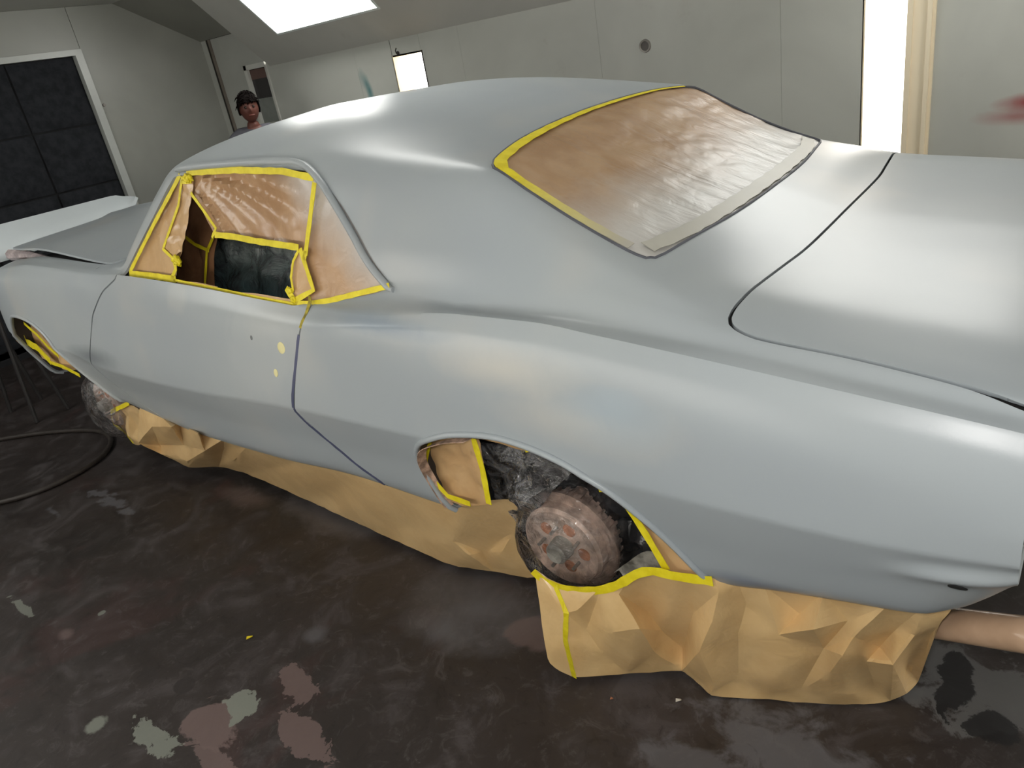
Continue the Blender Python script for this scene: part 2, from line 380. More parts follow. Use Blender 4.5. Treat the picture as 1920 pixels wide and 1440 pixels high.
# dark higher soffit above the man door, and the cheek where the lit panel starts
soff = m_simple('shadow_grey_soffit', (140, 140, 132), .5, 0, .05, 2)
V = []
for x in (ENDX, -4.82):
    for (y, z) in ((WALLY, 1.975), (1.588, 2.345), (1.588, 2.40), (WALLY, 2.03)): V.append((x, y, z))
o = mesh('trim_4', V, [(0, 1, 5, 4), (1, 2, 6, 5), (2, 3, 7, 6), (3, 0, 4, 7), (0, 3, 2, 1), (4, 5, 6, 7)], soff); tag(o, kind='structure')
o = mesh('trim_5', [(-4.82, WALLY, WTOP), (-4.82, WALLY, 2.40), (-4.82, 1.58, 2.40), (-4.80, WALLY, WTOP), (-4.80, WALLY, 2.40), (-4.80, 1.58, 2.40)], [(0, 1, 2), (3, 5, 4), (0, 3, 4, 1), (1, 4, 5, 2), (2, 5, 3, 0)], CEILM); tag(o, kind='structure')
# light fixtures: recessed troffers with tubes
LFR = m_simple('white_fixture_frame', (214, 222, 220), .35, 0, .02)
EM = m_emit('lit_diffuser', (1.0, .995, .95, 1), TUBE)
GRILL = m_simple('fixture_inner_reflector', (200, 210, 206), .25)
for side in (1, -1):
    for i, (x0, x1) in enumerate(FX):
        if (side, i) in ((-1, 1), (-1, 2), (-1, 3), (1, 1), (1, 3)): continue
        y, z = slope(side, (T0+T1)/2)
        nm = ['above the hood', 'above the roof', 'above the decklid', 'nearest the booth opening'][i]
        fx = empty('ceiling_light', ((x0+x1)/2, y, z)); tag(fx, 'bright recessed light in the %s sloped ceiling panel %s' % ('back' if side > 0 else 'near', nm), 'light', 'booth lights on the sloped ceiling panels')
        child('frame', *join(slab(side, x0, x1, T0, T0+.012, -.05, .006), slab(side, x0, x1, T1-.012, T1, -.05, .006), slab(side, x0, x0+.018, T0+.012, T1-.012, -.05, .006), slab(side, x1-.018, x1, T0+.012, T1-.012, -.05, .006)), LFR, fx)
        child('diffuser', *slab(side, x0+.018, x1-.018, T0+.012, T1-.012, -.03, -.02), EM, fx)
fx = empty('ceiling_light', (-1.2, 0, CEIL)); tag(fx, 'bright light added in the flat ceiling to brighten the car roof below', 'light')  # unseen extra light, added to lift the roof and hood
child('frame', *join(box(-1.72, -.68, -.22, -.20, CEIL-.012, CEIL), box(-1.72, -.68, .20, .22, CEIL-.012, CEIL), box(-1.72, -1.70, -.20, .20, CEIL-.012, CEIL), box(-.70, -.68, -.20, .20, CEIL-.012, CEIL)), LFR, fx)
child('diffuser', *box(-1.70, -.70, -.20, .20, CEIL-.008, CEIL-.004), EM, fx)
# open end: wall with a wide opened doorway to daylight
def openend(a0, a1, b0, b1): return box(OPENX, OPENX+.06, a0, a1, b0, b1)
o = mesh('wall_right', *join(openend(NEARY, -.5, B0, CEIL), openend(.7, WALLY, B0, CEIL), openend(-.5, .7, 1.8, CEIL+.05)), WALLM); tag(o, kind='structure')

# floor -----------------------------------------------------------------
def m_floor():
    T = NT('stained_concrete_floor'); co = T.coord()
    n1 = T.noise(.8, 5, .6, .5); n2 = T.noise(4.5, 8, .68, 1.0); n3 = T.noise(26, 5, .7); nz = T.noise(3.2, 7, .62, .8); nz2 = T.noise(9, 6, .65, .5)
    c = T.ramp(n1, [(.30, lin((40, 36, 35))), (.52, lin((48, 42, 40))), (.72, lin((62, 57, 58)))])
    c = T.mix(T.ramp(n2, [(.50, (0, 0, 0)), (.68, (.75, .75, .75))]), c, lin((72, 67, 68)))
    c = T.mix(T.ramp(n2, [(.30, (.6, .6, .6)), (.42, (0, 0, 0))]), c, lin((33, 28, 27)))
    n4 = T.noise(1.7, 5, .6, .3)
    c = T.mix(T.ramp(n4, [(.56, (0, 0, 0)), (.66, (.6, .6, .6))]), c, lin((62, 44, 42)))
    n5 = T.noise(11, 9, .75, 1.6); c = T.mix(T.ramp(n5, [(.52, (0, 0, 0)), (.68, (.55, .55, .55))]), c, lin((80, 76, 76)))
    c = T.mix(T.ramp(n5, [(.32, (.6, .6, .6)), (.44, (0, 0, 0))]), c, lin((30, 26, 25)))
    dots = T.ramp(n3, [(.66, (0, 0, 0)), (.74, (.5, .5, .5))]); c = T.mix(dots, c, lin((92, 89, 87)))
    rose = lin((106, 90, 88)); pale = lin((122, 126, 118)); haze = lin((98, 98, 103))
    P = lambda x, y: tuple(at(x, y, 2, FLOOR))
    def b(px, py, rx, ry, col, soft=.06, k=1, am=.5, z=nz):
        nonlocal c
        m_ = T.math('MULTIPLY', blob(T, co, P(px, py), (rx, ry, 1), soft, z, am), k); c = T.mix(m_, c, col)
    b(640, 960, .30, .12, lin((84, 79, 79)), .3, .8, 1.2)
    b(900, 1140, .16, .13, haze, .7, .6, 1.3); b(840, 1190, .12, .05, haze, .7, .5, 1.3)
    b(590, 1190, .035, .03, haze, .5, .5)
    b(395, 1360, .15, .08, rose, .05, .9, 1.8); b(560, 1285, .085, .05, rose, .04, .85, 2.0, nz2); b(570, 1380, .10, .045, rose, .04, .85, 2.2, nz2); b(400, 1420, .09, .04, rose, .04, .8, 2.2, nz2)
    b(455, 1315, .08, .055, pale, .04, .95, 1.9, nz2); b(180, 1358, .033, .033, pale, .15, .85, 1.0, nz2); b(290, 1390, .11, .03, pale, .05, .85, 2.2, nz2)
    b(345, 1285, .042, .036, lin((46, 41, 40)), .06, .95, .35); b(280, 1265, .05, .03, lin((46, 41, 40)), .1, .8, .8)
    b(125, 1190, .045, .028, rose, .3, .6, 1.4); b(40, 1135, .09, .016, pale, .06, .7, 2.2, nz2); b(190, 1150, .014, .014, pale, .1, .8, 1.0, nz2)
    b(210, 940, .18, .035, haze, .15, .6, 2.2, nz2); b(460, 930, .14, .05, rose, .5, .4, 1.4); b(100, 960, .06, .02, haze, .2, .5, 2.0, nz2)
    b(1480, 1400, .20, .09, haze, .3, .6, 2.2, nz2); b(1000, 1190, .07, .05, rose, .2, .6, 1.6); b(1300, 1430, .12, .05, haze, .3, .5, 2.2, nz2)
    b(1850, 1290, .20, .13, lin((104, 104, 104)), .12, .6, 2.0, nz2); b(1790, 1280, .035, .10, lin((28, 27, 28)), .06, .95, 1.5, nz2); b(1870, 1370, .05, .045, lin((28, 27, 28)), .06, .9, 1.6, nz2)
    r = T.ramp(n2, [(.35, (.42, .42, .42)), (.7, (.68, .68, .68))])
    h = T.math('ADD', n2, T.math('MULTIPLY', n3, .25))
    return T.set(c, r, 0, T.bump(h, .18, .006), .4)
V = []; F = []
nx, ny = 48, 28
for i in range(nx+1):
    for j in range(ny+1):
        V.append((ENDX-.06+(OPENX+3-ENDX)*i/nx, NEARY-.06+(WALLY-NEARY+.12)*j/ny, FLOOR))
for i in range(nx):
    for j in range(ny): F.append((i*(ny+1)+j, (i+1)*(ny+1)+j, (i+1)*(ny+1)+j+1, i*(ny+1)+j+1))
o = mesh('floor', V, F, m_floor()); tag(o, kind='structure')

# ================================================================== CAR BODY (master surface)
def pchip(xs, ys, x):
    xs = np.asarray(xs, float); ys = np.asarray(ys, float); x = np.clip(x, xs[0], xs[-1])
    h = np.diff(xs); d = np.diff(ys)/h; m = np.zeros_like(ys)
    if len(xs) == 2: m[:] = d[0]
    else:
        for i in range(1, len(xs)-1):
            if d[i-1]*d[i] > 0:
                w1 = 2*h[i]+h[i-1]; w2 = h[i]+2*h[i-1]; m[i] = (w1+w2)/(w1/d[i-1]+w2/d[i])
        m[0] = d[0]; m[-1] = d[-1]
    k = np.clip(np.searchsorted(xs, x, side='right')-1, 0, len(xs)-2)
    t = (x-xs[k])/h[k]
    return ((2*t**3-3*t*t+1)*ys[k]+(t**3-2*t*t+t)*h[k]*m[k]+(-2*t**3+3*t*t)*ys[k+1]+(t**3-t*t)*h[k]*m[k+1])
# feature rows: (x, Y, z)
ROWS = {
'R0': [(-3.62,.52,.33),(-3.45,.62,.30),(-3.2,.68,.27),(-2.8,.72,.26),(-2.3,.735,.255),(-1.6,.735,.21),(-.7,.735,.235),(-.28,.735,.235),(.52,.735,.255),(.8,.735,.295),(.97,.73,.345),(1.02,.72,.40),(1.08,.71,.50)],
'R1': [(-3.62,.58,.37),(-3.45,.70,.33),(-3.2,.76,.29),(-2.8,.79,.27),(-2.37,.80,.268),(-2.2,.80,.255),(-1.65,.80,.213),(-1.2,.80,.222),(-.73,.80,.25),(-.28,.80,.24),(.1,.80,.25),(.53,.80,.268),(.65,.80,.293),(.81,.80,.322),(.93,.795,.34),(.99,.79,.375),(1.04,.80,.435),(1.08,.82,.50)],
'R2': [(-3.62,.64,.45),(-3.45,.75,.43),(-3.2,.82,.41),(-2.8,.852,.40),(-2.2,.853,.39),(-1.4,.850,.38),(-.78,.850,.41),(.0,.850,.42),(.53,.850,.41),(.81,.853,.44),(1.0,.857,.475),(1.08,.865,.535)],
'R3': [(-3.62,.67,.56),(-3.45,.80,.56),(-3.3,.855,.56),(-3.1,.88,.56),(-2.8,.895,.56),(-2.47,.90,.557),(-2.2,.90,.516),(-1.78,.90,.512),(-1.38,.90,.522),(-.95,.90,.548),(-.6,.90,.556),(-.2,.895,.555),(.3,.895,.56),(.77,.90,.562),(.95,.90,.572),(1.08,.90,.585)],
'R4': [(-3.62,.67,.60),(-3.45,.80,.60),(-3.3,.853,.60),(-3.1,.878,.60),(-2.8,.893,.60),(-2.2,.895,.58),(-1.38,.893,.575),(-.6,.892,.61),(.1,.893,.615),(.77,.898,.61),(1.08,.90,.63)],
'R5': [(-3.62,.66,.70),(-3.45,.79,.70),(-3.3,.843,.71),(-3.1,.868,.72),(-2.8,.882,.72),(-2.2,.872,.70),(-1.4,.868,.70),(-.8,.868,.71),(-.5,.878,.73),(-.1,.892,.74),(.4,.892,.73),(.8,.893,.705),(1.08,.893,.675)],
'R6': [(-3.62,.63,.80),(-3.45,.77,.81),(-3.2,.84,.83),(-2.8,.858,.86),(-2.3,.848,.85),(-1.9,.838,.835),(-1.4,.842,.825),(-.8,.842,.81),(-.5,.858,.838),(-.1,.868,.868),(.1,.869,.866),(.3,.868,.850),(.52,.868,.825),(.8,.867,.790),(1.08,.865,.757)],
'R7': [(-3.62,.58,.83),(-3.45,.72,.855),(-3.2,.79,.885),(-2.74,.81,.925),(-2.35,.808,.915),(-2.1,.80,.905),(-1.84,.80,.915),(-1.52,.80,.904),(-1.24,.80,.893),(-1.0,.80,.877),(-.807,.80,.866),(-.68,.802,.868),(-.55,.82,.872),(-.40,.836,.880),(-.08,.842,.908),(.14,.842,.907),(.30,.842,.891),(.52,.842,.866),(.81,.842,.831),(1.045,.842,.802),(1.08,.842,.797)],
'U0': [(-3.62,.56,.835),(-3.45,.69,.86),(-3.2,.765,.89),(-2.75,.775,.93),(-2.35,.775,.922),(-2.1,.785,.912),(-1.84,.788,.915),(-1.52,.787,.905),(-1.24,.787,.894),(-1.0,.787,.878),(-.807,.785,.868),(-.6,.78,.885),(-.383,.768,.916),(-.25,.775,.908),(-.1,.785,.896),(.15,.787,.892),(.30,.79,.884),(.45,.795,.873),(.557,.80,.865),(.8,.805,.837),(1.08,.812,.804)],
'U1': [(-3.62,.54,.84),(-3.45,.66,.865),(-3.2,.73,.895),(-2.75,.74,.935),(-2.15,.755,.918),(-1.94,.77,.92),(-1.84,.762,.955),(-1.76,.752,.985),(-1.59,.732,1.05),(-1.42,.727,1.07),(-1.0,.728,1.07),(-.79,.729,1.06),(-.587,.733,1.035),(-.48,.733,1.035),(-.4,.734,1.035),(-.25,.730,1.035),(-.1,.722,1.02),(0,.716,1.00),(.15,.718,.965),(.30,.723,.936),(.375,.732,.922),(.45,.742,.908),(.557,.752,.89),(.8,.767,.861),(1.08,.785,.826)],
'U2': [(-3.62,.52,.84),(-3.45,.63,.868),(-3.2,.695,.898),(-2.75,.705,.935),(-2.15,.72,.922),(-1.94,.762,.93),(-1.84,.745,.998),(-1.76,.727,1.062),(-1.59,.685,1.194),(-1.50,.667,1.250),(-1.42,.662,1.262),(-1.24,.66,1.262),(-1.0,.66,1.260),(-.79,.66,1.243),(-.6,.662,1.225),(-.4,.660,1.21),(-.25,.655,1.195),(-.1,.650,1.165),(0,.655,1.10),(.15,.660,1.03),(.30,.665,.975),(.375,.682,.952),(.45,.70,.930),(.557,.70,.904),(.8,.70,.873),(1.08,.70,.838)],
'U3': [(-3.62,.45,.845),(-3.45,.55,.872),(-3.2,.60,.905),(-2.75,.60,.942),(-2.15,.61,.928),(-1.94,.70,.95),(-1.84,.685,1.02),(-1.76,.668,1.085),(-1.59,.628,1.228),(-1.50,.61,1.280),(-1.42,.602,1.294),(-1.24,.60,1.297),(-1.0,.60,1.297),(-.79,.595,1.285),(-.6,.59,1.270),(-.4,.585,1.250),(-.25,.585,1.228),(-.1,.600,1.195),(0,.602,1.138),(.15,.602,1.055),(.30,.602,.990),(.375,.602,.965),(.45,.60,.945),(.557,.60,.918),(.8,.60,.883),(1.08,.60,.848)],
'U4': [(-3.62,.25,.85),(-3.45,.33,.878),(-3.2,.35,.912),(-2.75,.35,.952),(-2.15,.35,.945),(-1.94,.40,1.00),(-1.84,.39,1.065),(-1.76,.385,1.13),(-1.59,.365,1.265),(-1.50,.355,1.308),(-1.42,.35,1.330),(-1.24,.35,1.342),(-1.0,.35,1.345),(-.79,.35,1.336),(-.6,.35,1.318),(-.4,.35,1.285),(-.25,.35,1.248),(-.1,.350,1.205),(0,.350,1.150),(.15,.35,1.078),(.30,.35,1.012),(.375,.35,.983),(.45,.35,.957),(.557,.35,.922),(.8,.35,.887),(1.08,.35,.853)],
'U5': [(-3.62,0,.86),(-3.45,0,.885),(-3.2,0,.925),(-2.75,0,.965),(-2.15,0,.958),(-1.94,0,1.03),(-1.84,0,1.09),(-1.76,0,1.16),(-1.59,0,1.295),(-1.50,0,1.333),(-1.42,0,1.349),(-1.24,0,1.358),(-1.0,0,1.358),(-.79,0,1.349),(-.6,0,1.331),(-.4,0,1.295),(-.25,0,1.250),(-.1,0,1.212),(0,0,1.160),(.15,0,1.088),(.30,0,1.020),(.375,0,.990),(.45,0,.962),(.557,0,.926),(.8,0,.891),(1.08,0,.857)],
}
SEG = [['R0', 'R1', 'R2', 'R3'], ['R3', 'R4', 'R5', 'R6', 'R7'], ['R7', 'U0', 'U1', 'U2', 'U3', 'U4', 'U5']]
SUB = [[3, 5, 12], [6, 6, 6, 8], [5, 10, 12, 5, 10, 12]]
XS = np.arange(-3.62, 1.0801, .0125)
def rowat(k, x):
    a = np.array(ROWS[k]); return pchip(a[:, 0], a[:, 1], x), pchip(a[:, 0], a[:, 2], x)
def bulge(x, z):
    """bumper recess pressed into the tail of the quarter panel"""
    k = 1/(1+np.exp(-(x-.92)/.02)); zc = .500+.20*(x-.92)
    return k*(.012*np.exp(-((z-zc)/.017)**2)-.004*np.exp(-((z-zc-.036)/.016)**2))
def section(x):
    """one half section: list of (Y, z, u), u = index into the feature rows"""
    out = []; base = 0
    for seg, sub in zip(SEG, SUB):
        P = np.array([rowat(k, np.array([x])) for k in seg])[:, :, 0]
        s = np.concatenate([[0], np.cumsum(np.maximum(1e-4, np.linalg.norm(np.diff(P, axis=0), axis=1)))])
        for i, n in enumerate(sub):
            tt = s[i]+(s[i+1]-s[i])*np.arange(n)/n
            Y = pchip(s, P[:, 0], tt); Z = pchip(s, P[:, 1], tt)
            for j in range(n): out.append((Y[j], Z[j], base+i+j/n))
        base += len(sub)
    out.append((0.0, P[-1, 1], float(base)))
    return np.array(out)
sec = np.array([section(x) for x in XS])           # stations x rows x 3
NS, NR = sec.shape[:2]
yy = sec[:, :, 0]+np.where(sec[:, :, 2] < 7, bulge(XS[:, None], sec[:, :, 1]), 0)
# soften creases a little along the section
for _ in range(1):
    k = np.array([.2, .6, .2])
    z2 = sec[:, :, 1].copy(); y2 = yy.copy()
    z2[:, 1:-1] = .1*sec[:, :-2, 1]+.8*sec[:, 1:-1, 1]+.1*sec[:, 2:, 1]; y2[:, 1:-1] = .1*yy[:, :-2]+.8*yy[:, 1:-1]+.1*yy[:, 2:]
    sec[:, :, 1] = z2; yy = y2
MV = np.stack([np.repeat(XS[:, None], NR, 1), -yy, sec[:, :, 1], sec[:, :, 2]], -1).reshape(-1, 4)
gi = np.arange(NS*NR).reshape(NS, NR)
MF = np.stack([gi[:-1, :-1], gi[1:, :-1], gi[1:, 1:], gi[:-1, 1:]], -1).reshape(-1, 4)   # normals to the outside
def side_y(x, z):
    """outer half width of the body side at x, z (below the belt)"""
    s = section(x); s = s[s[:, 2] <= 7]; return float(np.interp(z, s[:, 1], s[:, 0]))
def top_z(x, Y):
    s = section(x); s = s[s[:, 2] >= 7][::-1]; return float(np.interp(Y, s[:, 0], s[:, 1]))
def poly_sd(P, Q):
    """signed distance to polygon Q, positive outside"""
    P = np.asarray(P); Q = np.asarray(Q, float); n = len(Q); d = np.full(len(P), 1e9); ins = np.zeros(len(P), bool)
    for i in range(n):
        a = Q[i]; b = Q[(i+1) % n]; e = b-a; w_ = P-a
        if e@e < 1e-12: continue
        t = np.clip((w_@e)/(e@e), 0, 1); d = np.minimum(d, np.linalg.norm(w_-t[:, None]*e, axis=1))
        c1 = (a[1] > P[:, 1]) != (b[1] > P[:, 1])
        with np.errstate(divide='ignore', invalid='ignore'):
            xx = (b[0]-a[0])*(P[:, 1]-a[1])/(b[1]-a[1])+a[0]
        ins ^= c1 & (P[:, 0] < xx)
    return np.where(ins, -d, d)
def split(V, F, val):
    """cut faces along val = 0; returns V, faces with val > 0, faces with val < 0"""
    V = [tuple(v) for v in V]; val = list(val); pos = []; neg = []; cache = {}
    def cut(i, j):
        k = (min(i, j), max(i, j))
        if k not in cache:
            a, b = val[i], val[j]; t = a/(a-b); t = min(max(t, .001), .999)
            cache[k] = len(V); V.append(tuple(V[i][q]+(V[j][q]-V[i][q])*t for q in range(len(V[i])))); val.append(0)
        return cache[k]
    for f in F:
        vs = [val[i] for i in f]
        if min(vs) >= 0: pos.append(tuple(f)); continue
        if max(vs) <= 0: neg.append(tuple(f)); continue
        for out, sg in ((pos, 1), (neg, -1)):
            g = []
            for a, b in zip(f, tuple(f[1:])+(f[0],)):
                va, vb = val[a]*sg, val[b]*sg
                if va >= 0: g.append(a)
                if (va > 0 and vb < 0) or (va < 0 and vb > 0): g.append(cut(a, b))
            if len(g) >= 3: out.append(tuple(g))
    return np.array(V), pos, neg
def compact(V, F):
    used = sorted({i for f in F for i in f}); mp = {a: i for i, a in enumerate(used)}
    return V[used], [tuple(mp[i] for i in f) for f in F]
def vnormals(V, F):
    N = np.zeros((len(V), 3)); P = V[:, :3]
    for f in F:
        n = np.zeros(3)
        for k in range(1, len(f)-1): n += np.cross(P[f[k]]-P[f[0]], P[f[k+1]]-P[f[0]])
        for i in f: N[i] += n
    L = np.linalg.norm(N, axis=1); L[L == 0] = 1
    return N/L[:, None]
def thicken(V, F, th, flip=False):
    V, F = compact(V, F); N = vnormals(V, F); n = len(V)
    W = np.concatenate([V[:, :3], V[:, :3]-N*th]); E = {}
    for f in F:
        for a, b in zip(f, f[1:]+(f[0],)): E[(a, b)] = E.get((a, b), 0)+1
    G = list(F)+[tuple(i+n for i in f[::-1]) for f in F]
    for (a, b) in E:
        if (b, a) not in E: G.append((b, a, a+n, b+n))
    return W, G
def mirror(V, F):
    W = np.array(V, float).copy(); W[:, 1] *= -1; return W, [tuple(f)[::-1] for f in F]
def nearD(Vn, cond, far=1.0):
    """a value only used where cond holds, elsewhere clearly outside"""
    return np.where(cond, Vn, far)

REAR_ARCH = smooth_line([(-.285, .10), (-.30, .219), (-.335, .32), (-.347, .43), (-.305, .512), (-.225, .560), (-.123, .592), (.022, .610), (.177, .588), (.287, .54), (.375, .458), (.44, .375), (.49, .30), (.52, .245), (.54, .10)], .02)
FRONT_ARCH = smooth_line([(-2.34, .10), (-2.38, .262), (-2.47, .37), (-2.53, .44), (-2.62, .555), (-2.71, .63), (-2.84, .675), (-3.0, .682), (-3.10, .660), (-3.19, .56), (-3.215, .44), (-3.20, .30), (-3.18, .10)], .02)
DOOR = [(-.700, .90), (-.722, .845), (-.783, .683), (-.826, .537), (-.775, .425), (-.69, .335), (-.625, .29), (-.60, .262), (-.60, .10)]
FSEAM = smooth_line([(-1.90, .94), (-1.925, .896), (-2.005, .857), (-2.10, .78), (-2.15, .735), (-2.23, .613), (-2.285, .510), (-2.225, .385), (-2.13, .322), (-2.06, .29), (-2.02, .262), (-2.0, .10)], .03)
WIN = smooth_line([(-1.885, .913), (-1.70, .909), (-1.30, .893), (-1.0, .874), (-.80, .863)], .05)[:-1]+smooth_line([(-.80, .863), (-.60, .886), (-.43, .915), (-.383, .934)], .05)[:-1]+smooth_line([(-.383, .934), (-.44, .985), (-.50, 1.06), (-.57, 1.14), (-.64, 1.195), (-.70, 1.225), (-.80, 1.240), (-1.0, 1.247), (-1.24, 1.250), (-1.44, 1.248)], .03)[:-1]+[(-1.455, 1.245), (-1.64, 1.105), (-1.80, .985), (-1.885, .914)]
# top-view outlines (x, Y), near half only
def half(pts): return [(x, y) for x, y in pts]+[(pts[-1][0], -.3), (pts[0][0], -.3)]
REARWIN = smooth_line([(-.183, 0), (-.178, .17), (-.162, .35), (-.146, .45), (-.122, .55), (-.095, .590)], .03)[:-1]+smooth_line([(-.095, .590), (.016, .596), (.16, .604), (.295, .617), (.322, .608), (.340, .573), (.372, .36), (.385, .2), (.390, 0)], .03)
REARWIN = [tuple(p) for p in REARWIN]+[(.39, -.3), (-.183, -.3)]
DECK = smooth_line([(.581, 0), (.578, .3), (.567, .45), (.549, .64), (.546, .70), (.556, .738), (.595, .757), (.65, .763), (.79, .767), (.96, .780), (1.06, .797), (1.2, .82)], .02)
DECK = [tuple(p) for p in DECK]+[(1.2, -.3), (.581, -.3)]
HOOD = smooth_line([(-2.12, 0), (-2.115, .4), (-2.09, .66), (-2.10, .71), (-2.13, .722), (-2.75, .712), (-3.2, .68), (-3.45, .62), (-3.50, .55), (-3.56, .3), (-3.58, 0)], .03)
HOOD = [tuple(p) for p in HOOD]+[(-3.58, -.3), (-2.12, -.3)]
WSH = [(-1.92, 0), (-1.92, .66), (-1.90, .705), (-1.76, .690), (-1.59, .655), (-1.52, .62), (-1.545, .50), (-1.60, .25), (-1.62, 0), (-1.62, -.3), (-1.92, -.3)]

G = .0035   # half a shut line
V, F = MV, [tuple(f) for f in MF]
def xz(V): return V[:, [0, 2]]
def xy(V): return np.stack([V[:, 0], -V[:, 1]], 1)
V, F, _ = split(V, F, nearD(poly_sd(xz(V), REAR_ARCH), V[:, 3] < 7))
V, F, _ = split(V, F, nearD(poly_sd(xz(V), FRONT_ARCH), V[:, 3] < 7))
V, F, _ = split(V, F, nearD(poly_sd(xz(V), WIN), (V[:, 3] > 6.4) & (V[:, 3] < 10.02)))
V, F, _ = split(V, F, nearD(poly_sd(xy(V), WSH), (V[:, 3] > 9)))
V, F, FGLASS = split(V, F, nearD(poly_sd(xy(V), REARWIN), (V[:, 3] > 8)))
GL_V = V
def carve(V, F, sd):
    """cut a panel out leaving a gap"""
    V, rest, inner = split(V, F, sd-G); V2, _, panel = split(V, inner, sd_re(V, sd_fn)+G)
    return V, rest, V2, panel
def take(V, F, fn):
    V1, rest, inner = split(V, F, fn(V)-G)
    V2, _, panel = split(V1, inner, fn(V1)+G)
    return V1, rest, V2, panel
V, F, DKV, DKF = take(V, F, lambda V: nearD(poly_sd(xy(V), DECK), V[:, 3] > 7.2))
V, F, HDV, HDF = take(V, F, lambda V: nearD(poly_sd(xy(V), HOOD), V[:, 3] > 7.2))
doorpoly = [tuple(p) for p in FSEAM]+[(-.60, .10)]+[p for p in DOOR[::-1]]+[(-.70, .90), (-.70, .95), (-1.90, .95)]
V, F, DRV, DRF = take(V, F, lambda V: nearD(poly_sd(xz(V), doorpoly), V[:, 3] < 8.0, .5))
fenpoly = [(-1.90, .95)]+[tuple(p) for p in FSEAM]+[(-5, .10), (-5, .95)]
def fenfn(V):
    return np.where(V[:, 3] < 8.6, poly_sd(xz(V), fenpoly), np.maximum(poly_sd(xz(V), [(-2.16, .1), (-5, .1), (-5, 1.2), (-2.16, 1.2)]), -1))
V, F, FNV, FNF = take(V, F, fenfn)
car = empty('car', (-1.27, 0, FLOOR))
tag(car, 'grey primed two-door coupe body masked with brown paper and yellow tape for painting', 'car')
def cpart(name, V, F, m=PRIMER, th=.010, sm=38, parent=None, both=False):
    W, Gf = thicken(np.asarray(V, float), F, th)
    obs = []
    for k in range(2 if both else 1):
        if k: W, Gf = mirror(W, Gf)
        o = mesh(name, W-np.array([-1.27, 0, FLOOR]), Gf, m, car, sm)
        obs.append(o)
    return obs
def whole(V, F):
    V, F = compact(V, F); n = len(V); W = V.copy(); W[:, 1] *= -1
    mp = [i if abs(V[i, 1]) < 1e-6 else i+n for i in range(n)]
    return np.concatenate([V, W]), list(F)+[tuple(mp[i] for i in f)[::-1] for f in F]
cpart('body_shell', *whole(V, F))
cpart('decklid', *whole(DKV, DKF))
cpart('door', DRV, DRF, both=True)
cpart('front_fender', FNV, FNF, both=True)
hv, hf = whole(HDV, HDF); ang = R(2.6); hx, hz = -2.11, .93
dx = hv[:, 0]-hx; dz = hv[:, 2]-hz
hv[:, 0] = hx+dx*math.cos(ang)+dz*math.sin(ang); hv[:, 2] = hz-dx*math.sin(ang)+dz*math.cos(ang)+.004
hv[:, 2] += .012*np.exp(-(hv[:, 1]/.05)**2)      # centre peak of the hood
cpart('hood', hv, hf)
# dark inner shell, added to block light behind the shut lines
iv, if_ = MV.copy(), [tuple(f) for f in MF]
iv, if_, _ = split(iv, if_, nearD(poly_sd(xz(iv), REAR_ARCH)-.03, iv[:, 3] < 7.5))
iv, if_, _ = split(iv, if_, nearD(poly_sd(xz(iv), FRONT_ARCH)-.03, iv[:, 3] < 7.5))
iv, if_, _ = split(iv, if_, nearD(poly_sd(xz(iv), WIN)-.04, (iv[:, 3] > 6.0) & (iv[:, 3] < 10.4)))
iv, if_, _ = split(iv, if_, nearD(poly_sd(xy(iv), WSH)-.03, (iv[:, 3] > 8)))
iv, if_, _ = split(iv, if_, nearD(poly_sd(xy(iv), REARWIN)-.03, (iv[:, 3] > 8)))
iv, if_ = whole(iv, if_); nn = vnormals(iv, if_); iv = iv[:, :3]-nn*.028
o = mesh('light_block_shell', iv-np.array([-1.27, 0, FLOOR]), if_, INNER, car, 60)
# tail panel and underbody
tail = [(1.068, -y*.985, z) for y, z, u in section(1.08)]+[(1.068, y*.985, z) for y, z, u in section(1.08)[::-1][1:]]
tc = len(tail); TV = tail+[(1.10, 0, .68)]; TF = [(i, i+1, tc) for i in range(tc-1)]+[(tc-1, 0, tc)]
child('tail_panel', TV, TF, PRIMER, car)
UB = m_simple('dark_underbody', (52, 46, 42), .8)
child('floor_pan', *join(box(-3.3, .95, -.55, .55, .27, .30), box(-1.95, -.45, -.70, .70, .27, .30)), UB, car)
# arch lips
def lip(arch, name):
    pts = [(x, -(side_y(x, z)+.0015), z) for x, z in arch if z > .225 and z >= rowat('R1', np.array([x]))[1][0]-.02]
    for s in (1, -1):
        P = [(x, y*s, z) for x, y, z in pts]
        child(name, *tube(P, .0085, 10), PRIMER, car, 60)
lip(REAR_ARCH, 'wheel_arch_lip'); lip(FRONT_ARCH, 'wheel_arch_lip')
# wheel houses: curved inner wells
def wheelhouse(arch, depth, m):
    pts = [(x, z) for x, z in arch if z > .262]; V = []; F = []; n = len(pts)
    for d in (0, .33, .66, 1):
        for x, z in pts:
            V.append((x, -(side_y(x, max(z, .25))-.012)+depth*d, z))
    for k in range(3):
        for i in range(n-1): F.append((k*n+i, k*n+i+1, (k+1)*n+i+1, (k+1)*n+i))
    F.append(tuple(3*n+i for i in range(n)))
    for s in (1, -1):
        W = [(x, y*s, z) for x, y, z in V]; child('wheel_house', W, F, m, car, 50)
wheelhouse(REAR_ARCH, .30, UB); wheelhouse(FRONT_ARCH, .34, UB)
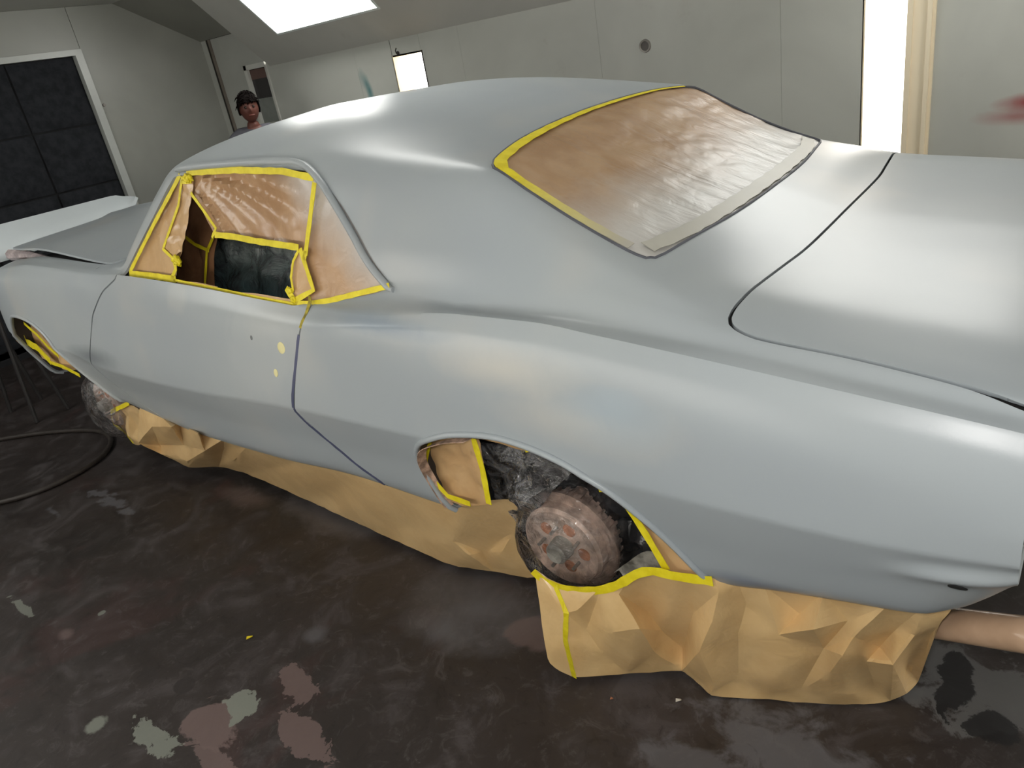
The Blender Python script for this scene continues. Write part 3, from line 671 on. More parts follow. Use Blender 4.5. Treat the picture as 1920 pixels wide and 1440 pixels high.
# drip rail above the side glass, running down the rear edge of the quarter window
def skin_side(x, z):
    s = section(x); s = s[(s[:, 2] >= 7) & (s[:, 2] <= 11)]; return float(np.interp(z, s[:, 1], s[:, 0]))
drip = smooth_line([(-1.44, 1.268), (-1.30, 1.272), (-1.0, 1.270), (-.84, 1.262), (-.74, 1.246), (-.66, 1.205), (-.60, 1.15), (-.53, 1.07), (-.46, .985), (-.395, .932), (-.372, .925)], .02)
for s in (1, -1):
    P = [(x, -s*(skin_side(x, min(z, 1.262))+.004), z) for x, z in drip]
    child('drip_rail', *tube(P, lambda t: .0115 if .02 < t < .98 else .008, 10), PRIMER, car, 60)
# holes and plugs in the skin
def skin_disc(px, py, r, r2, name, m, off=.001, dome=.002, owner='door'):
    y = -.88
    for _ in range(4):
        p = at(px, py, 1, y); y = -(side_y(p[0], p[2]) if p[2] < .87 else skin_side(p[0], p[2]))
    e = .02; n = Vector((-(side_y(p[0]+e, p[2])-side_y(p[0]-e, p[2]))/(2*e), -1, -(side_y(p[0], p[2]+e)-side_y(p[0], p[2]-e))/(2*e)*-1)); n = Vector((n.x, -1, (side_y(p[0], p[2]-e)-side_y(p[0], p[2]+e))/(2*e)*1)).normalized()
    a = n.cross(Vector((0, 0, 1))).normalized(); b = a.cross(n); P = Vector(p)+n*(off+(float(bulge(p[0], p[2]))+.0015 if owner == 'body_shell' else 0))
    V = []; F = []
    for k, (rr, h) in enumerate(((1, -.002), (1, 0), (.7, dome*.7))):
        for i in range(28):
            g = 2*math.pi*i/28; V.append(P+(a*math.cos(g)*r+b*math.sin(g)*r2)*rr+n*h)
    V.append(P+n*dome)
    for k in range(2):
        for i in range(28): F.append((k*28+i, k*28+(i+1) % 28, (k+1)*28+(i+1) % 28, (k+1)*28+i))
    for i in range(28): F.append((56+i, 56+(i+1) % 28, 84))
    o = child(name, V, F, m, car, 60); o.parent = next(q for q in car.children if q.name == owner); return o
CREAM = m_simple('cream_filler', (222, 214, 160), .6, 0, .05)
tag(skin_disc(530, 651, .0185, .0185, 'plugged_hole', CREAM), 'cream plug in the lock hole of the door')
tag(skin_disc(519, 698, .011, .013, 'plugged_hole', CREAM), 'small cream plug below the lock hole')
HOLE = m_simple('hole_black', (10, 10, 11), .9)
skin_disc(474, 632, .006, .008, 'bolt_hole', m_simple('scuffed_hole', (105, 108, 110), .6), .0006, .0005)
skin_disc(285, 540, .0085, .012, 'bolt_hole', HOLE, .0006, .0003); skin_disc(272, 538, .004, .006, 'bolt_hole', HOLE, .0006, .0003)
skin_disc(1797, 1090, .015, .005, 'bolt_hole', HOLE, .0010, .0003, 'body_shell')
# blue-grey tape down the rear door gap
dl = [p for p in smooth_line(DOOR[:-1], .02) if p[1] < .80]
P = [(x-.001, -(side_y(x, z)-.0002), z) for x, z in dl]
tag(child('gap_tape', *ribbon(P, .011, (0, -1, 0), .0012), TAPEM, car), 'dark blue-grey tape inside the rear gap of the door')
dl = [p for p in smooth_line(DOOR[:-1], .02) if p[1] >= .795]
P = [(x-.001, -(side_y(x, z)-.0002), z) for x, z in dl]
child('gap_tape', *ribbon(P, .011, (0, -1, 0), .0012), m_simple('dirty_yellow_tape', (150, 136, 30), .6, 0, .5, 60), car)
# body-colour A-pillar is part of the shell; cowl floor under the hood rear edge
child('cowl', *box(-2.16, -1.9, -.70, .70, .86, .885), PRIMER, car)
# engine bay darkness: inner aprons
child('inner_apron', *join(box(-3.45, -2.1, -.70, -.685, .45, .86), box(-3.45, -2.1, .685, .70, .45, .86), box(-3.45, -3.42, -.68, .68, .40, .80)), INNER, car)
tag(child('hinge_masking', *tube([at(25, 478, 1, -.66), at(60, 478, 1, -.64), at(110, 492, 1, -.66)], lambda t: .03*(1-t*.5), 7), m_simple('pink_white_film', (170, 158, 158), .3, 0, .3, 30, .5), car), 'pale plastic wrap under the raised hood corner')

# rear axle brake drum
def drum(parent, c, rust, front=1):
    x, y, z = c
    def root_c(name, V, F, m, par, sm=None):
        o = child(name, V, F, m, par, sm)
        if root_c.base: o.parent = root_c.base
        else: root_c.base = o
        return o
    root_c.base = None
    root_c('brake_drum', *lathe([(.0, .02), (.085, .02), (.10, .012), (.118, .010), (.128, .018), (.130, .045), (.150, .048), (.157, .052), (.157, .060), (.148, .061), (.148, .100), (.157, .101), (.157, .109), (.145, .112), (.12, .115), (0, .115)], (x, y, z), (0, 1, 0), 64), RUST, parent, 35)
    V, F = [], []
    for k in range(40):
        a = 2*math.pi*k/40; ca, sa = math.cos(a), math.sin(a)
        t = np.array([-sa, 0, ca])*.0042; r0 = np.array([ca, 0, sa]); b = len(V); C0 = np.array([x, y, z])
        for rr in (.146, .1555):
            for yo in (.058, .104):
                for sgn in (-1, 1): V.append(C0+r0*rr+t*sgn+np.array([0, yo, 0]))
        F += [tuple(i+b for i in f) for f in ((0, 1, 3, 2), (4, 6, 7, 5), (0, 4, 5, 1), (2, 3, 7, 6), (0, 2, 6, 4), (1, 5, 7, 3))]
    o_ = root_c('cooling_fins', V, F, RUST, parent); o_['kind'] = 'stuff'
    hubc = m_simple('greyed_hub', (150, 148, 142), .6, .1, .2, 30)
    root_c('hub', *lathe([(0, -.028), (.024, -.028), (.032, -.020), (.035, .022)], (x, y, z), (0, 1, 0), 32), hubc, parent, 40)
    for k in range(5):
        a = 2*math.pi*k/5+.5; cx, cz = x+.062*math.cos(a), z+.062*math.sin(a)
        root_c('wheel_stud', *lathe([(0, -.012), (.005, -.012), (.005, .02)], (cx, y, cz), (0, 1, 0), 10), METAL, parent, 40)
        a += .63; cx, cz = x+.068*math.cos(a), z+.068*math.sin(a)
        root_c('rust_patch', *lathe([(0, .0185), (.019, .0185), (.021, .0205)], (cx, y, cz), (0, 1, 0), 14), RUST2, parent, 40)
DC = at(1047, 1035, 1, -.775)
drum(car, DC, RUST)
child('axle_tube', *tube([(DC[0], DC[1]+.11, DC[2]), (DC[0], .66, DC[2])], .04, 16), INNER, car, 40)
FDC = (-2.83, -.74, .14)
drum(car, FDC, RUST)
child('control_arm', *tube([(FDC[0], FDC[1]+.11, FDC[2]), (FDC[0]+.02, -.35, .25)], .03, 10), INNER, car, 40)

# the car stands jacked up, rolled about one degree: everything fixed to it turns with it
TILT = .021
TM = Matrix.Translation((0, -.85, .5)) @ Matrix.Rotation(TILT, 4, 'X') @ Matrix.Translation((0, .85, -.5))
def tilt(o):
    o.matrix_basis = TM @ Matrix.Translation(o.location)
tilt(car)
# ================================================================== MASKING
def crumple(P, amp, sc, seed=0):
    v = Vector((P[0]*sc+seed, P[1]*sc, P[2]*sc)); 
    return amp*(abs(noise.noise(v))*2-.5+.5*abs(noise.noise(v*2.3+Vector((5, 1, 2))))*2-.25)
def sheet(poly_px, plane, step=.018, depth=None, amp=.006, sc=6, seed=0, name='paper_sheet', m=PAPER, parent=None, off=0):
    """paper cut to an outline given as measured points on a plane (n, c), wrinkled, with real thickness"""
    n, c = plane; n = np.array(n, float); L = np.linalg.norm(n); n = n/L; c = c/L
    P3 = [at_plane(px, py, n, c+off) for px, py in poly_px]
    ex = np.array([1., 0, 0]); ex -= n*(ex@n); ex /= np.linalg.norm(ex); ez = np.cross(n, ex)
    O = P3[0]; Q = np.array([((p-O)@ex, (p-O)@ez) for p in P3])
    lo = Q.min(0)-step; hi = Q.max(0)+step; nx = int((hi[0]-lo[0])/step)+2; ny = int((hi[1]-lo[1])/step)+2
    g = np.array([(lo[0]+i*step, lo[1]+j*step) for i in range(nx) for j in range(ny)])
    F = [(i*ny+j, (i+1)*ny+j, (i+1)*ny+j+1, i*ny+j+1) for i in range(nx-1) for j in range(ny-1)]
    sd = poly_sd(g, Q); Vv, _, F = split(np.array([(a, b, s) for (a, b), s in zip(g, sd)]), F, sd)
    Vv, F = compact(Vv, F)
    out = []
    for a, b, s in Vv:
        p = O+ex*a+ez*b; h = crumple(p, amp, sc, seed); 
        if depth: h -= depth(p)
        out.append(p+n*h)
    out = np.array(out)
    W, Gf = thicken(out, F, .0008)
    return child(name, W, Gf, m, parent, 30) if parent else mesh(name, W, Gf, m, None, 30)
def tape_px(px, plane, w, parent, name='tape_strip', m=TAPE, off=.004, step=.03):
    n, c = plane; n = np.array(n, float); L = np.linalg.norm(n); n = n/L; c = c/L
    P = []
    for a, b in zip(px[:-1], px[1:]):
        A = at_plane(*a, n, c+off); B = at_plane(*b, n, c+off); k = max(2, int(np.linalg.norm(B-A)/step))
        P += [A+(B-A)*i/k for i in range(k)]
    P.append(B)
    return child(name, *ribbon(P, w, n, .0015), m, parent)
# side glass plane: through belt (Y .785, z .88) and drip (Y .66, z 1.26), outward normal
def sd_pl(d):
    n = (TM.to_3x3() @ Vector((0, -1, .32))).normalized(); p = TM @ Vector((0, -.785, .88))
    return (tuple(n), n.dot(p)-d)
def quarter_spray(T, co, c):
    sp = T.n('ShaderNodeSeparateXYZ'); T.l(co, sp.inputs[0])
    nz = T.noise(5, 3, .5)
    e = T.math('ADD', T.math('ADD', T.math('MULTIPLY', sp.outputs['X'], 1.0), T.math('MULTIPLY', sp.outputs['Z'], 1.3)), T.math('MULTIPLY', nz, .22))
    f = T.n('ShaderNodeMapRange'); T.l(e, f.inputs[0])
    # object coordinates are centred on the sheet's parent
    f.inputs[1].default_value = .72; f.inputs[2].default_value = 1.0
    return T.mix(f.outputs[0], c, lin((190, 190, 188)))
WP = empty('window_masking', (-1.15, -.74, .9)); tag(WP, 'crumpled brown paper taped over the near side windows, open in the middle', 'masking paper')
PSPRAY = m_paper('oversprayed_side_paper', (184, 150, 116), (168, 132, 98), quarter_spray)
PLAIN = sd_pl(.012)
sheet([(347, 326), (362, 330), (366, 345), (352, 400), (342, 470), (330, 500), (330, 524), (241, 513), (285, 428), (325, 345)], PLAIN, .016, None, .005, 10, 3, 'front_sheet', PAPER, WP)
def dp(p):
    # folds fanning out from the upper front corner
    dx = p[0]+1.42; dz = 1.262-p[2]; r = math.hypot(dx, dz); th = math.atan2(dz, dx)
    k = min(1, r/.15)*max(0, min(1, (-.72-p[0])/.15)); t = th*6.2+.3*math.sin(r*7)
    return .022*k*(abs((t % 1)-.5)*2-.5)*(.6+.4*math.sin(th*11))
sheet([(352, 322), (440, 317), (530, 320), (598, 328), (668, 400), (750, 534), (640, 572), (553, 580), (546, 545), (545, 500), (560, 462), (480, 451), (400, 438), (378, 392), (356, 350)], PLAIN, .012, dp, .003, 6, 8, 'rear_sheet', PSPRAY, WP)
# folded flap behind the vertical tape
sheet([(552, 470), (568, 470), (592, 548), (556, 568), (548, 530)], sd_pl(.004), .016, None, .004, 14, 5, 'flap', PAPER, WP)
sheet([(345, 332), (362, 340), (354, 400), (340, 470), (322, 486), (305, 466), (325, 400)], sd_pl(.0), .014, None, .008, 16, 2, 'flap', PAPER, WP)
sheet([(330, 520), (400, 536), (480, 550), (550, 562), (550, 575), (400, 545), (330, 530)], sd_pl(-.002), .02, None, .002, 10, 2, 'sill_paper', PAPER, WP)
TP = sd_pl(.002)
for px, w, d in (([(350, 324), (440, 319), (530, 321), (588, 334)], .020, 0), ([(338, 328), (290, 418), (245, 508)], .018, 0), ([(243, 513), (290, 518), (330, 524)], .024, 0),
              ([(326, 525), (400, 540), (480, 557), (552, 570)], .010, .0), ([(590, 342), (583, 400), (573, 478)], .018, 0), ([(573, 470), (570, 488)], .018, 0), ([(563, 466), (588, 544), (556, 562)], .017, 0),
              ([(553, 570), (590, 568), (620, 563), (730, 536)], .016, 0), ([(341, 337), (335, 385), (307, 464)], .012, 0), ([(305, 466), (330, 490)], .012, 0), ([(325, 482), (330, 505), (322, 523)], .018, 0), ([(352, 327), (358, 338), (340, 338)], .024, 0), ([(537, 540), (550, 560), (556, 572)], .022, 0),
              ([(560, 470), (550, 490), (546, 520), (550, 545)], .009, 0), ([(403, 440), (440, 444), (480, 452), (560, 464)], .020, .006), ([(358, 362), (380, 392), (405, 428), (398, 446)], .012, .006)):
    tape_px(px, sd_pl(.002-(.004 if d else 0)), w, WP)
def wad(px, py, r, sq=(1, .6, 1)):
    c = at_plane(px, py, *sd_pl(-.004)); n_ = 18; V, F = lathe([(math.sin(math.pi*i/10), -math.cos(math.pi*i/10)) for i in range(11)], (0, 0, 0), (0, 1, 0), n_)
    out = [c+np.array(v)*r*np.array(sq)*(1+.5*noise.noise(Vector(v)*2.2+Vector((px, py, 0)))) for v in V]
    child('tape_wad', out, F, TAPE, WP, 30)
wad(352, 334, .017, (1.5, .7, .9)); wad(331, 489, .019, (1.3, .6, 1.1)); wad(543, 545, .011, (1.4, .6, 1)); wad(550, 562, .012)
# papers and plastic inside the car, seen through the opening
IN = empty('interior_masking', (-1.2, -.4, .7)); tag(IN, 'brown paper and dark crinkled plastic hung inside the cabin behind the window opening', 'masking sheet')
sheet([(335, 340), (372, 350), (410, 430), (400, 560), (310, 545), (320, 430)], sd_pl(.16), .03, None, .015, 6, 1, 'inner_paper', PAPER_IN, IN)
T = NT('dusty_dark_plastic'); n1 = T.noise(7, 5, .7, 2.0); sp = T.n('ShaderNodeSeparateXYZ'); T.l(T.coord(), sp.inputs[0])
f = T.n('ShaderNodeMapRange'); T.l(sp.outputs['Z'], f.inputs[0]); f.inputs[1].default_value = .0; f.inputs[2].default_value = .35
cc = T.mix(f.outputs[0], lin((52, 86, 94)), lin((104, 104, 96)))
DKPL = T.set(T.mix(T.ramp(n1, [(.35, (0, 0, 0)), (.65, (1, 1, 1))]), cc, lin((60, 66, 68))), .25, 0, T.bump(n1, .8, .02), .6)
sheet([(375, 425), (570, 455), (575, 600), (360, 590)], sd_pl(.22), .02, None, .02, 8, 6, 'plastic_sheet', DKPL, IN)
for px in ([(342, 440), (365, 458), (392, 470)], [(400, 445), (388, 472), (384, 540)]):
    tape_px(px, sd_pl(.15), .013, IN, off=.01)
# rear window paper, lying on the glass line
def surf_patch(polyxy, lift, name, m, parent, amp=.003, sc=10, th=.001):
    V, keep, inn = split(MV, [tuple(f) for f in MF if MV[f[0], 3] > 8], nearD(poly_sd(xy(MV), polyxy), MV[:, 3] > 8, 1.0))
    V, inn = whole(V, inn); N = vnormals(V, inn); W = V[:, :3]+N*lift
    W = np.array([p+n*crumple(p*np.array([1.0, 1.0, 1]), amp, sc) for p, n in zip(W, N)])
    W, Gf = thicken(W, inn, th); return child(name, W, Gf, m, parent, 40)
def rear_spray(T, co, c):
    sp = T.n('ShaderNodeSeparateXYZ'); T.l(co, sp.inputs[0]); nz = T.noise(7, 4, .6, .5)
    yab = T.math('ABSOLUTE', sp.outputs['Y'])
    e = T.math('ADD', T.math('ADD', sp.outputs['X'], T.math('MULTIPLY', yab, .10)), T.math('MULTIPLY', nz, .16))
    f = T.n('ShaderNodeMapRange'); T.l(e, f.inputs[0]); f.inputs[1].default_value = .17; f.inputs[2].default_value = .38
    return T.mix(f.outputs[0], c, lin((192, 190, 186)))
RW = empty('rear_window_masking', (.0, 0, 1.1)); tilt_later = [RW]; tag(RW, 'wrinkled brown paper masking over the rear window, dusted grey along its lower edge', 'masking paper')
def fan_bump(m):
    t = m.node_tree; b = t.nodes['Principled BSDF']; tc = t.nodes.new('ShaderNodeTexCoord'); mp = t.nodes.new('ShaderNodeMapping')
    mp.inputs['Rotation'].default_value = (0, 0, R(-32)); mp.inputs['Scale'].default_value = (1.6, 7, 1.6)
    nz = t.nodes.new('ShaderNodeTexNoise'); nz.inputs['Scale'].default_value = 1.6; nz.inputs['Detail'].default_value = 4; nz.inputs['Distortion'].default_value = .8
    bp = t.nodes.new('ShaderNodeBump'); bp.inputs['Strength'].default_value = .45; bp.inputs['Distance'].default_value = .02
    t.links.new(tc.outputs['Object'], mp.inputs[0]); t.links.new(mp.outputs[0], nz.inputs[0]); t.links.new(nz.outputs[0], bp.inputs['Height'])
    old = b.inputs['Normal'].links[0].from_socket; t.links.new(old, bp.inputs['Normal']); t.links.new(bp.outputs[0], b.inputs['Normal'])
PREAR = m_paper('rear_window_paper', (176, 146, 114), (160, 128, 96), rear_spray, .38, .4)
fan_bump(PREAR)
inner = [tuple(p) for p in REARWIN]
surf_patch(inner, -.003, 'paper_sheet', PREAR, RW, .003, 14)
def on_top(x, Y, lift=.002): return np.array([x, Y, top_z(x, abs(Y))+lift])
def topn(p):
    e = .02; x, Y = p[0], p[1]
    return Vector((-(top_z(x+e, abs(Y))-top_z(x-e, abs(Y)))/(2*e), -(top_z(x, abs(Y+e))-top_z(x, abs(Y-e)))/(2*e), 1))
tl = smooth_line([(-.080, -.575), (-.108, -.54), (-.130, -.45), (-.146, -.35), (-.162, -.17), (-.167, 0), (-.164, .17), (-.152, .35), (-.138, .45), (-.115, .55)], .03)
child('tape_strip', *ribbon([on_top(x, y) for x, y in tl], lambda t: .034-.026*t, topn), TAPE, RW)
sl = smooth_line([(-.085, -.574), (.016, -.580), (.15, -.588), (.27, -.598)], .03)
child('tape_strip', *ribbon([on_top(x, y) for x, y in sl], .026, topn), TAPE_SPRAY, RW)
bl = smooth_line([(.300, -.575), (.335, -.45), (.352, -.30), (.362, 0), (.352, .30), (.335, .45), (.300, .575)], .03)
child('tape_strip', *ribbon([on_top(x, y, .001) for x, y in bl], .042, topn), m_simple('sprayed_over_tape', (176, 174, 164), .45, 0, .04, 6), RW)
# dark gasket round the glass edge
gk = [on_top(x, -Y, .0) for x, Y in inner[:-2] if Y >= 0]
GK = m_simple('dark_gasket', (82, 84, 92), .6)
for s in (1, -1):
    child('gasket', *tube([(p[0], p[1]*s, p[2]) for p in gk], .0040, 6), GK, RW, 60)
# windshield masked too
WM = empty('windshield_masking', (-1.75, 0, 1.1)); tag(WM, 'brown paper covering the windshield opening of the coupe', 'masking paper')
surf_patch(WSH, -.004, 'paper_sheet', PAPER, WM, .004, 8)
# far side window sheet closes the cabin
FS = empty('far_window_masking', (-1.1, .74, .95)); tag(FS, 'brown paper closing the side windows on the far side of the coupe', 'masking paper')
fv = [(x, .785+.005-(z-.88)*.32-.012, z) for x, z in WIN]; cxz = np.mean(np.array(fv), axis=0)
W_, G_ = thicken(np.array([cxz]+fv), [(0, (i+1) % len(fv)+1, i+1) for i in range(len(fv))], .001)
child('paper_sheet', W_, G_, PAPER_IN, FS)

for o_ in (RW, WM, FS): tilt(o_)
# paper skirts ---------------------------------------------------------
PAPER_LOW = m_paper('brightened_skirt_paper', (224, 192, 140), (212, 178, 126))  # same kraft paper, colour raised to make up for weak light low down
def skirt(top, bot, rows, seed, amp, name, m, parent, key=(), tilt=.0):
    """crumpled hanging sheet between two edges; coarse facets, then the folds given in key"""
    rnd = random.Random(seed); n = len(top); V = []; F = []
    for j in range(rows+1):
        t = j/rows
        for i in range(n):
            p = np.array(top[i])*(1-t)+np.array(bot[i])*t
            if 0 < j < rows and 0 < i < n-1:
                p = p+np.array([rnd.uniform(-.3, .3)*.05, rnd.uniform(-1, .7)*amp, rnd.uniform(-.5, .5)*.05])
            elif j == rows: p = p+np.array([0, rnd.uniform(-.2, .2)*amp, 0])
            V.append(p)
    for j in range(rows):
        for i in range(n-1):
            a = j*n+i; b = a+1; c_ = a+n; d = c_+1
            if rnd.random() < .5: F += [(a, b, d), (a, d, c_)]
            else: F += [(a, b, c_), (b, d, c_)]
    bm = bmesh.new(); vs = [bm.verts.new(v) for v in V]
    for f in F: bm.faces.new([vs[i] for i in f])
    bmesh.ops.subdivide_edges(bm, edges=bm.edges, cuts=5, use_grid_fill=True)
    bmesh.ops.triangulate(bm, faces=bm.faces)
    bm.verts.ensure_lookup_table(); bm.faces.ensure_lookup_table()
    orig = [np.array(v.co) for v in bm.verts]
    # relax a little so that folds are creased but not knife-sharp
    for _ in range(1):
        new = []
        for v in bm.verts:
            nb = [e.other_vert(v) for e in v.link_edges]
            if v.is_boundary: nb = [e.other_vert(v) for e in v.link_edges if e.is_boundary]
            new.append(np.array(v.co)*.55+np.mean([np.array(q.co) for q in nb], axis=0)*.45)
        for v, p in zip(bm.verts, new): v.co = p
    W = np.array([np.array(v.co)+np.array([0, 1, 0])*crumple(v.co, .004, 9, seed) for v in bm.verts]); FF = [tuple(v.index for v in f.verts) for f in bm.faces]; bm.free()
    W, Gf = thicken(W, FF, -.001)
    return child(name, W, Gf, m, parent, 24)
def seen(p):
    d = np.array(p, float)-CP; return 960+FP*(d@CR)/(d@_f), 720-FP*(d@CU)/(d@_f)
def folded(top, bot, folds, name, m, parent, seed):
    """hanging sheet with its measured folds: top and bottom edges in space, folds = (px, py, how far it stands out)"""
    from mathutils.geometry import delaunay_2d_cdt
    T2 = [seen(p) for p in top]; B2 = [seen(p) for p in bot]
    tx = np.array([p[0] for p in T2]); ty = np.array([p[1] for p in T2]); bx = np.array([p[0] for p in B2]); by = np.array([p[1] for p in B2])
    tY = np.array([p[1] for p in top]); bY = np.array([p[1] for p in bot])
    P2 = T2+B2[::-1]; P3 = [np.array(p) for p in top]+[np.array(p) for p in bot[::-1]]; nb = len(P2)
    for px, py, off in folds:
        a = np.interp(px, tx, ty); b = np.interp(px, bx, by); t = min(1, max(0, (py-a)/max(1, b-a)))
        y = np.interp(px, tx, tY)*(1-t)+np.interp(px, bx, bY)*t-off*1.6
        P2.append((px, py)); P3.append(at(px, py, 1, y))
    r = delaunay_2d_cdt([Vector(p) for p in P2], [], [list(range(nb))], 1, 1e-5)
    V = [P3[o[0]] if o else None for o in r[3]]
    bm = bmesh.new(); vs = [bm.verts.new(v) for v in V if v is not None]
    for f in r[2]:
        try: bm.faces.new([vs[i] for i in f])
        except Exception: pass
    bmesh.ops.triangulate(bm, faces=bm.faces)
    bmesh.ops.subdivide_edges(bm, edges=bm.edges, cuts=4, use_grid_fill=True); bmesh.ops.triangulate(bm, faces=bm.faces)
    bmesh.ops.recalc_face_normals(bm, faces=bm.faces)
    for _ in range(1):
        new = []
        for v in bm.verts:
            nbv = [e.other_vert(v) for e in v.link_edges if e.is_boundary == v.is_boundary or not v.is_boundary]
            new.append(np.array(v.co)*.65+np.mean([np.array(q.co) for q in nbv], axis=0)*.35)
        for v, p in zip(bm.verts, new): v.co = p
    bm.verts.index_update(); av = sum((f.normal for f in bm.faces), Vector())
    W = np.array([np.array(v.co)+np.array([0, 1, 0])*crumple(v.co, .0035, 11, seed) for v in bm.verts])
    FF = [tuple(v.index for v in f.verts) for f in bm.faces]
    if av.y > 0: FF = [f[::-1] for f in FF]
    bm.free(); W, Gf = thicken(W, FF, .001)
    return child(name, W, Gf, m, parent, 22)
def interp(pts, n):
    P = np.array(pts, float); s = np.concatenate([[0], np.cumsum(np.linalg.norm(np.diff(P, axis=0), axis=1))]); t = np.linspace(0, s[-1], n)
    return [np.array([np.interp(a, s, P[:, k]) for k in range(3)]) for a in t]
def on_bottom(x, dy=0, dz=0): 
    Y, z = rowat('R1', np.array([x])); return (x, -(Y[0]-.02)+dy, z[0]+dz)
SK = empty('rocker_paper_skirt', (-1.3, -.75, FLOOR)); tag(SK, 'long brown paper skirt hanging under the door between the wheel openings', 'masking paper')
top = [on_bottom(x) for x in np.linspace(-2.28, -.30, 24)]+[(-.27, -.77, .27), (-.1, -.74, .30), (.05, -.72, .28)]
top = interp(top, 15)
bp_ = [(258, 832), (275, 822), (300, 848), (330, 880), (400, 872), (465, 888), (560, 930), (700, 995), (850, 1062), (900, 1067), (1006, 1086)]
zb = [.04, .03, -.05, -.14, -.14, -.15, -.16, -.17, -.18, -.18, -.17]
bot = interp([at(px, py, 2, z) for (px, py), z in zip(bp_, zb)], 15)
folded(top, bot, [(285, 800, .02), (300, 835, -.02), (322, 800, .05), (345, 835, -.01), (372, 812, .05), (385, 845, .05), (352, 865, .02), (420, 840, -.02), (440, 862, .015), (500, 880, -.015), (560, 895, .01), (620, 930, -.01),
    (700, 950, .012), (760, 985, -.01), (850, 1015, .012), (880, 1040, .02), (905, 1035, -.012), (940, 1035, .01), (960, 1000, -.01)], 'paper_sheet', PAPER_LOW, SK, 11)
# front return of the skirt with its taped edge
r0 = [at(240, 752, 1, -.76), at(268, 775, 1, -.78)]; 
ft = interp([at(206, 772, 1, -.72), at(240, 755, 1, -.74), at(268, 772, 1, -.76)], 6)
fb = interp([at(250, 832, 1, -.70), at(262, 834, 1, -.72), at(280, 825, 1, -.74)], 6)
skirt(ft, fb, 3, 5, .03, 'front_return', PAPER_LOW, SK)
P = [at(242, 756, 1, -.755), at(208, 772, 1, -.74), at(212, 795, 1, -.73), at(232, 808, 1, -.725), at(250, 831, 1, -.72)]
child('tape_strip', *ribbon(interp(P, 16), .022, (-.3, -1, .2)), TAPE, SK)
SR = empty('rear_paper_skirt', (.5, -.75, FLOOR)); tag(SR, 'large crumpled brown paper skirt hanging from the rear quarter to the floor', 'masking paper')
tape_top = [(1001, 1065), (1025, 1085), (1065, 1099), (1120, 1101), (1160, 1090), (1195, 1070), (1225, 1064), (1260, 1072), (1300, 1078), (1338, 1083)]
top = [at(x, y, 1, -.845+.03*i/9) for i, (x, y) in enumerate(tape_top)]
top2 = [on_bottom(x) for x in np.linspace(.56, .96, 7)]+[(.985, -.74, .335), tuple(at(1762, 1168, 1, -.74))]
topA = interp(top, 11)+interp(top2, 9)
botpx = [(1027, 1240), (1050, 1258), (1077, 1270), (1180, 1263), (1280, 1257), (1300, 1275), (1332, 1305), (1440, 1312), (1560, 1322), (1620, 1322), (1670, 1314), (1700, 1302), (1722, 1278)]
bz = [-.13, -.16, -.18, -.18, -.18, -.19, -.195, -.195, -.195, -.195, -.19, -.18, -.15]
B3 = [at(px, py, 2, z) for (px, py), z in zip(botpx, bz)]
botA = interp(B3[:5], 6)+[B3[5], B3[6], B3[7], B3[8], B3[9], B3[10], B3[11], B3[12]]
folded(topA, B3, [(1082, 1145, .016), (1060, 1150, .014), (1062, 1200, .014), (1100, 1180, -.005), (1147, 1185, .025), (1160, 1112, .003), (1130, 1225, .0), (1200, 1178, .03), (1215, 1150, -.03), (1240, 1182, -.025), (1230, 1225, .005), (1280, 1215, -.035),
    (1310, 1222, .045), (1300, 1150, -.02), (1348, 1110, .012), (1335, 1165, .02), (1262, 1110, .0), (1385, 1185, .0), (1385, 1270, -.005), (1400, 1130, -.01), (1340, 1285, .01), (1460, 1190, .005), (1460, 1268, .02), (1525, 1180, .055), (1500, 1150, -.02), (1555, 1262, .022), (1545, 1215, .0),
    (1580, 1228, .05), (1582, 1292, .012), (1600, 1195, .025), (1650, 1212, -.02), (1675, 1246, .055), (1625, 1240, .015), (1640, 1285, -.01), (1715, 1192, .03), (1700, 1250, -.03), (1590, 1165, .0), (1680, 1180, -.015), (1738, 1200, .01), (1500, 1295, .0), (1180, 1250, .01)], 'paper_sheet', PAPER_LOW, SR, 23)
child('tape_strip', *ribbon([p+np.array([0, -.006, -.006]) for p in smooth_line(top, .02)], .024, (.1, -1, .1)), TAPE, SR)
P = [at(1042, 1100, 1, -.90), at(1062, 1148, 1, -.94), at(1060, 1200, 1, -.93), at(1077, 1270, 1, -.885)]
child('tape_strip', *ribbon(interp(P, 16), .016, (0, -1, .2)), TAPE, SR)
# tail return: paper wrapped round the back, plus the wrapped tail pipe
PW = empty('wrapped_tail_pipe', tuple(at(1820, 1180, 1, -.6))); tag(PW, 'brown paper wrapped tube sticking out behind the rear valance', 'wrapped pipe')
a = at(1755, 1166, 1, -.62); b = at(1965, 1196, 1, -.72)
child('paper_wrap', *tube([a+(b-a)*t for t in np.linspace(0, 1, 12)], lambda t: .036 if t < .93 else .036-(t-.93)*.25, 20), m_paper('wrap_paper', (190, 160, 134), (176, 146, 120), None, .25, .3), PW, 50)

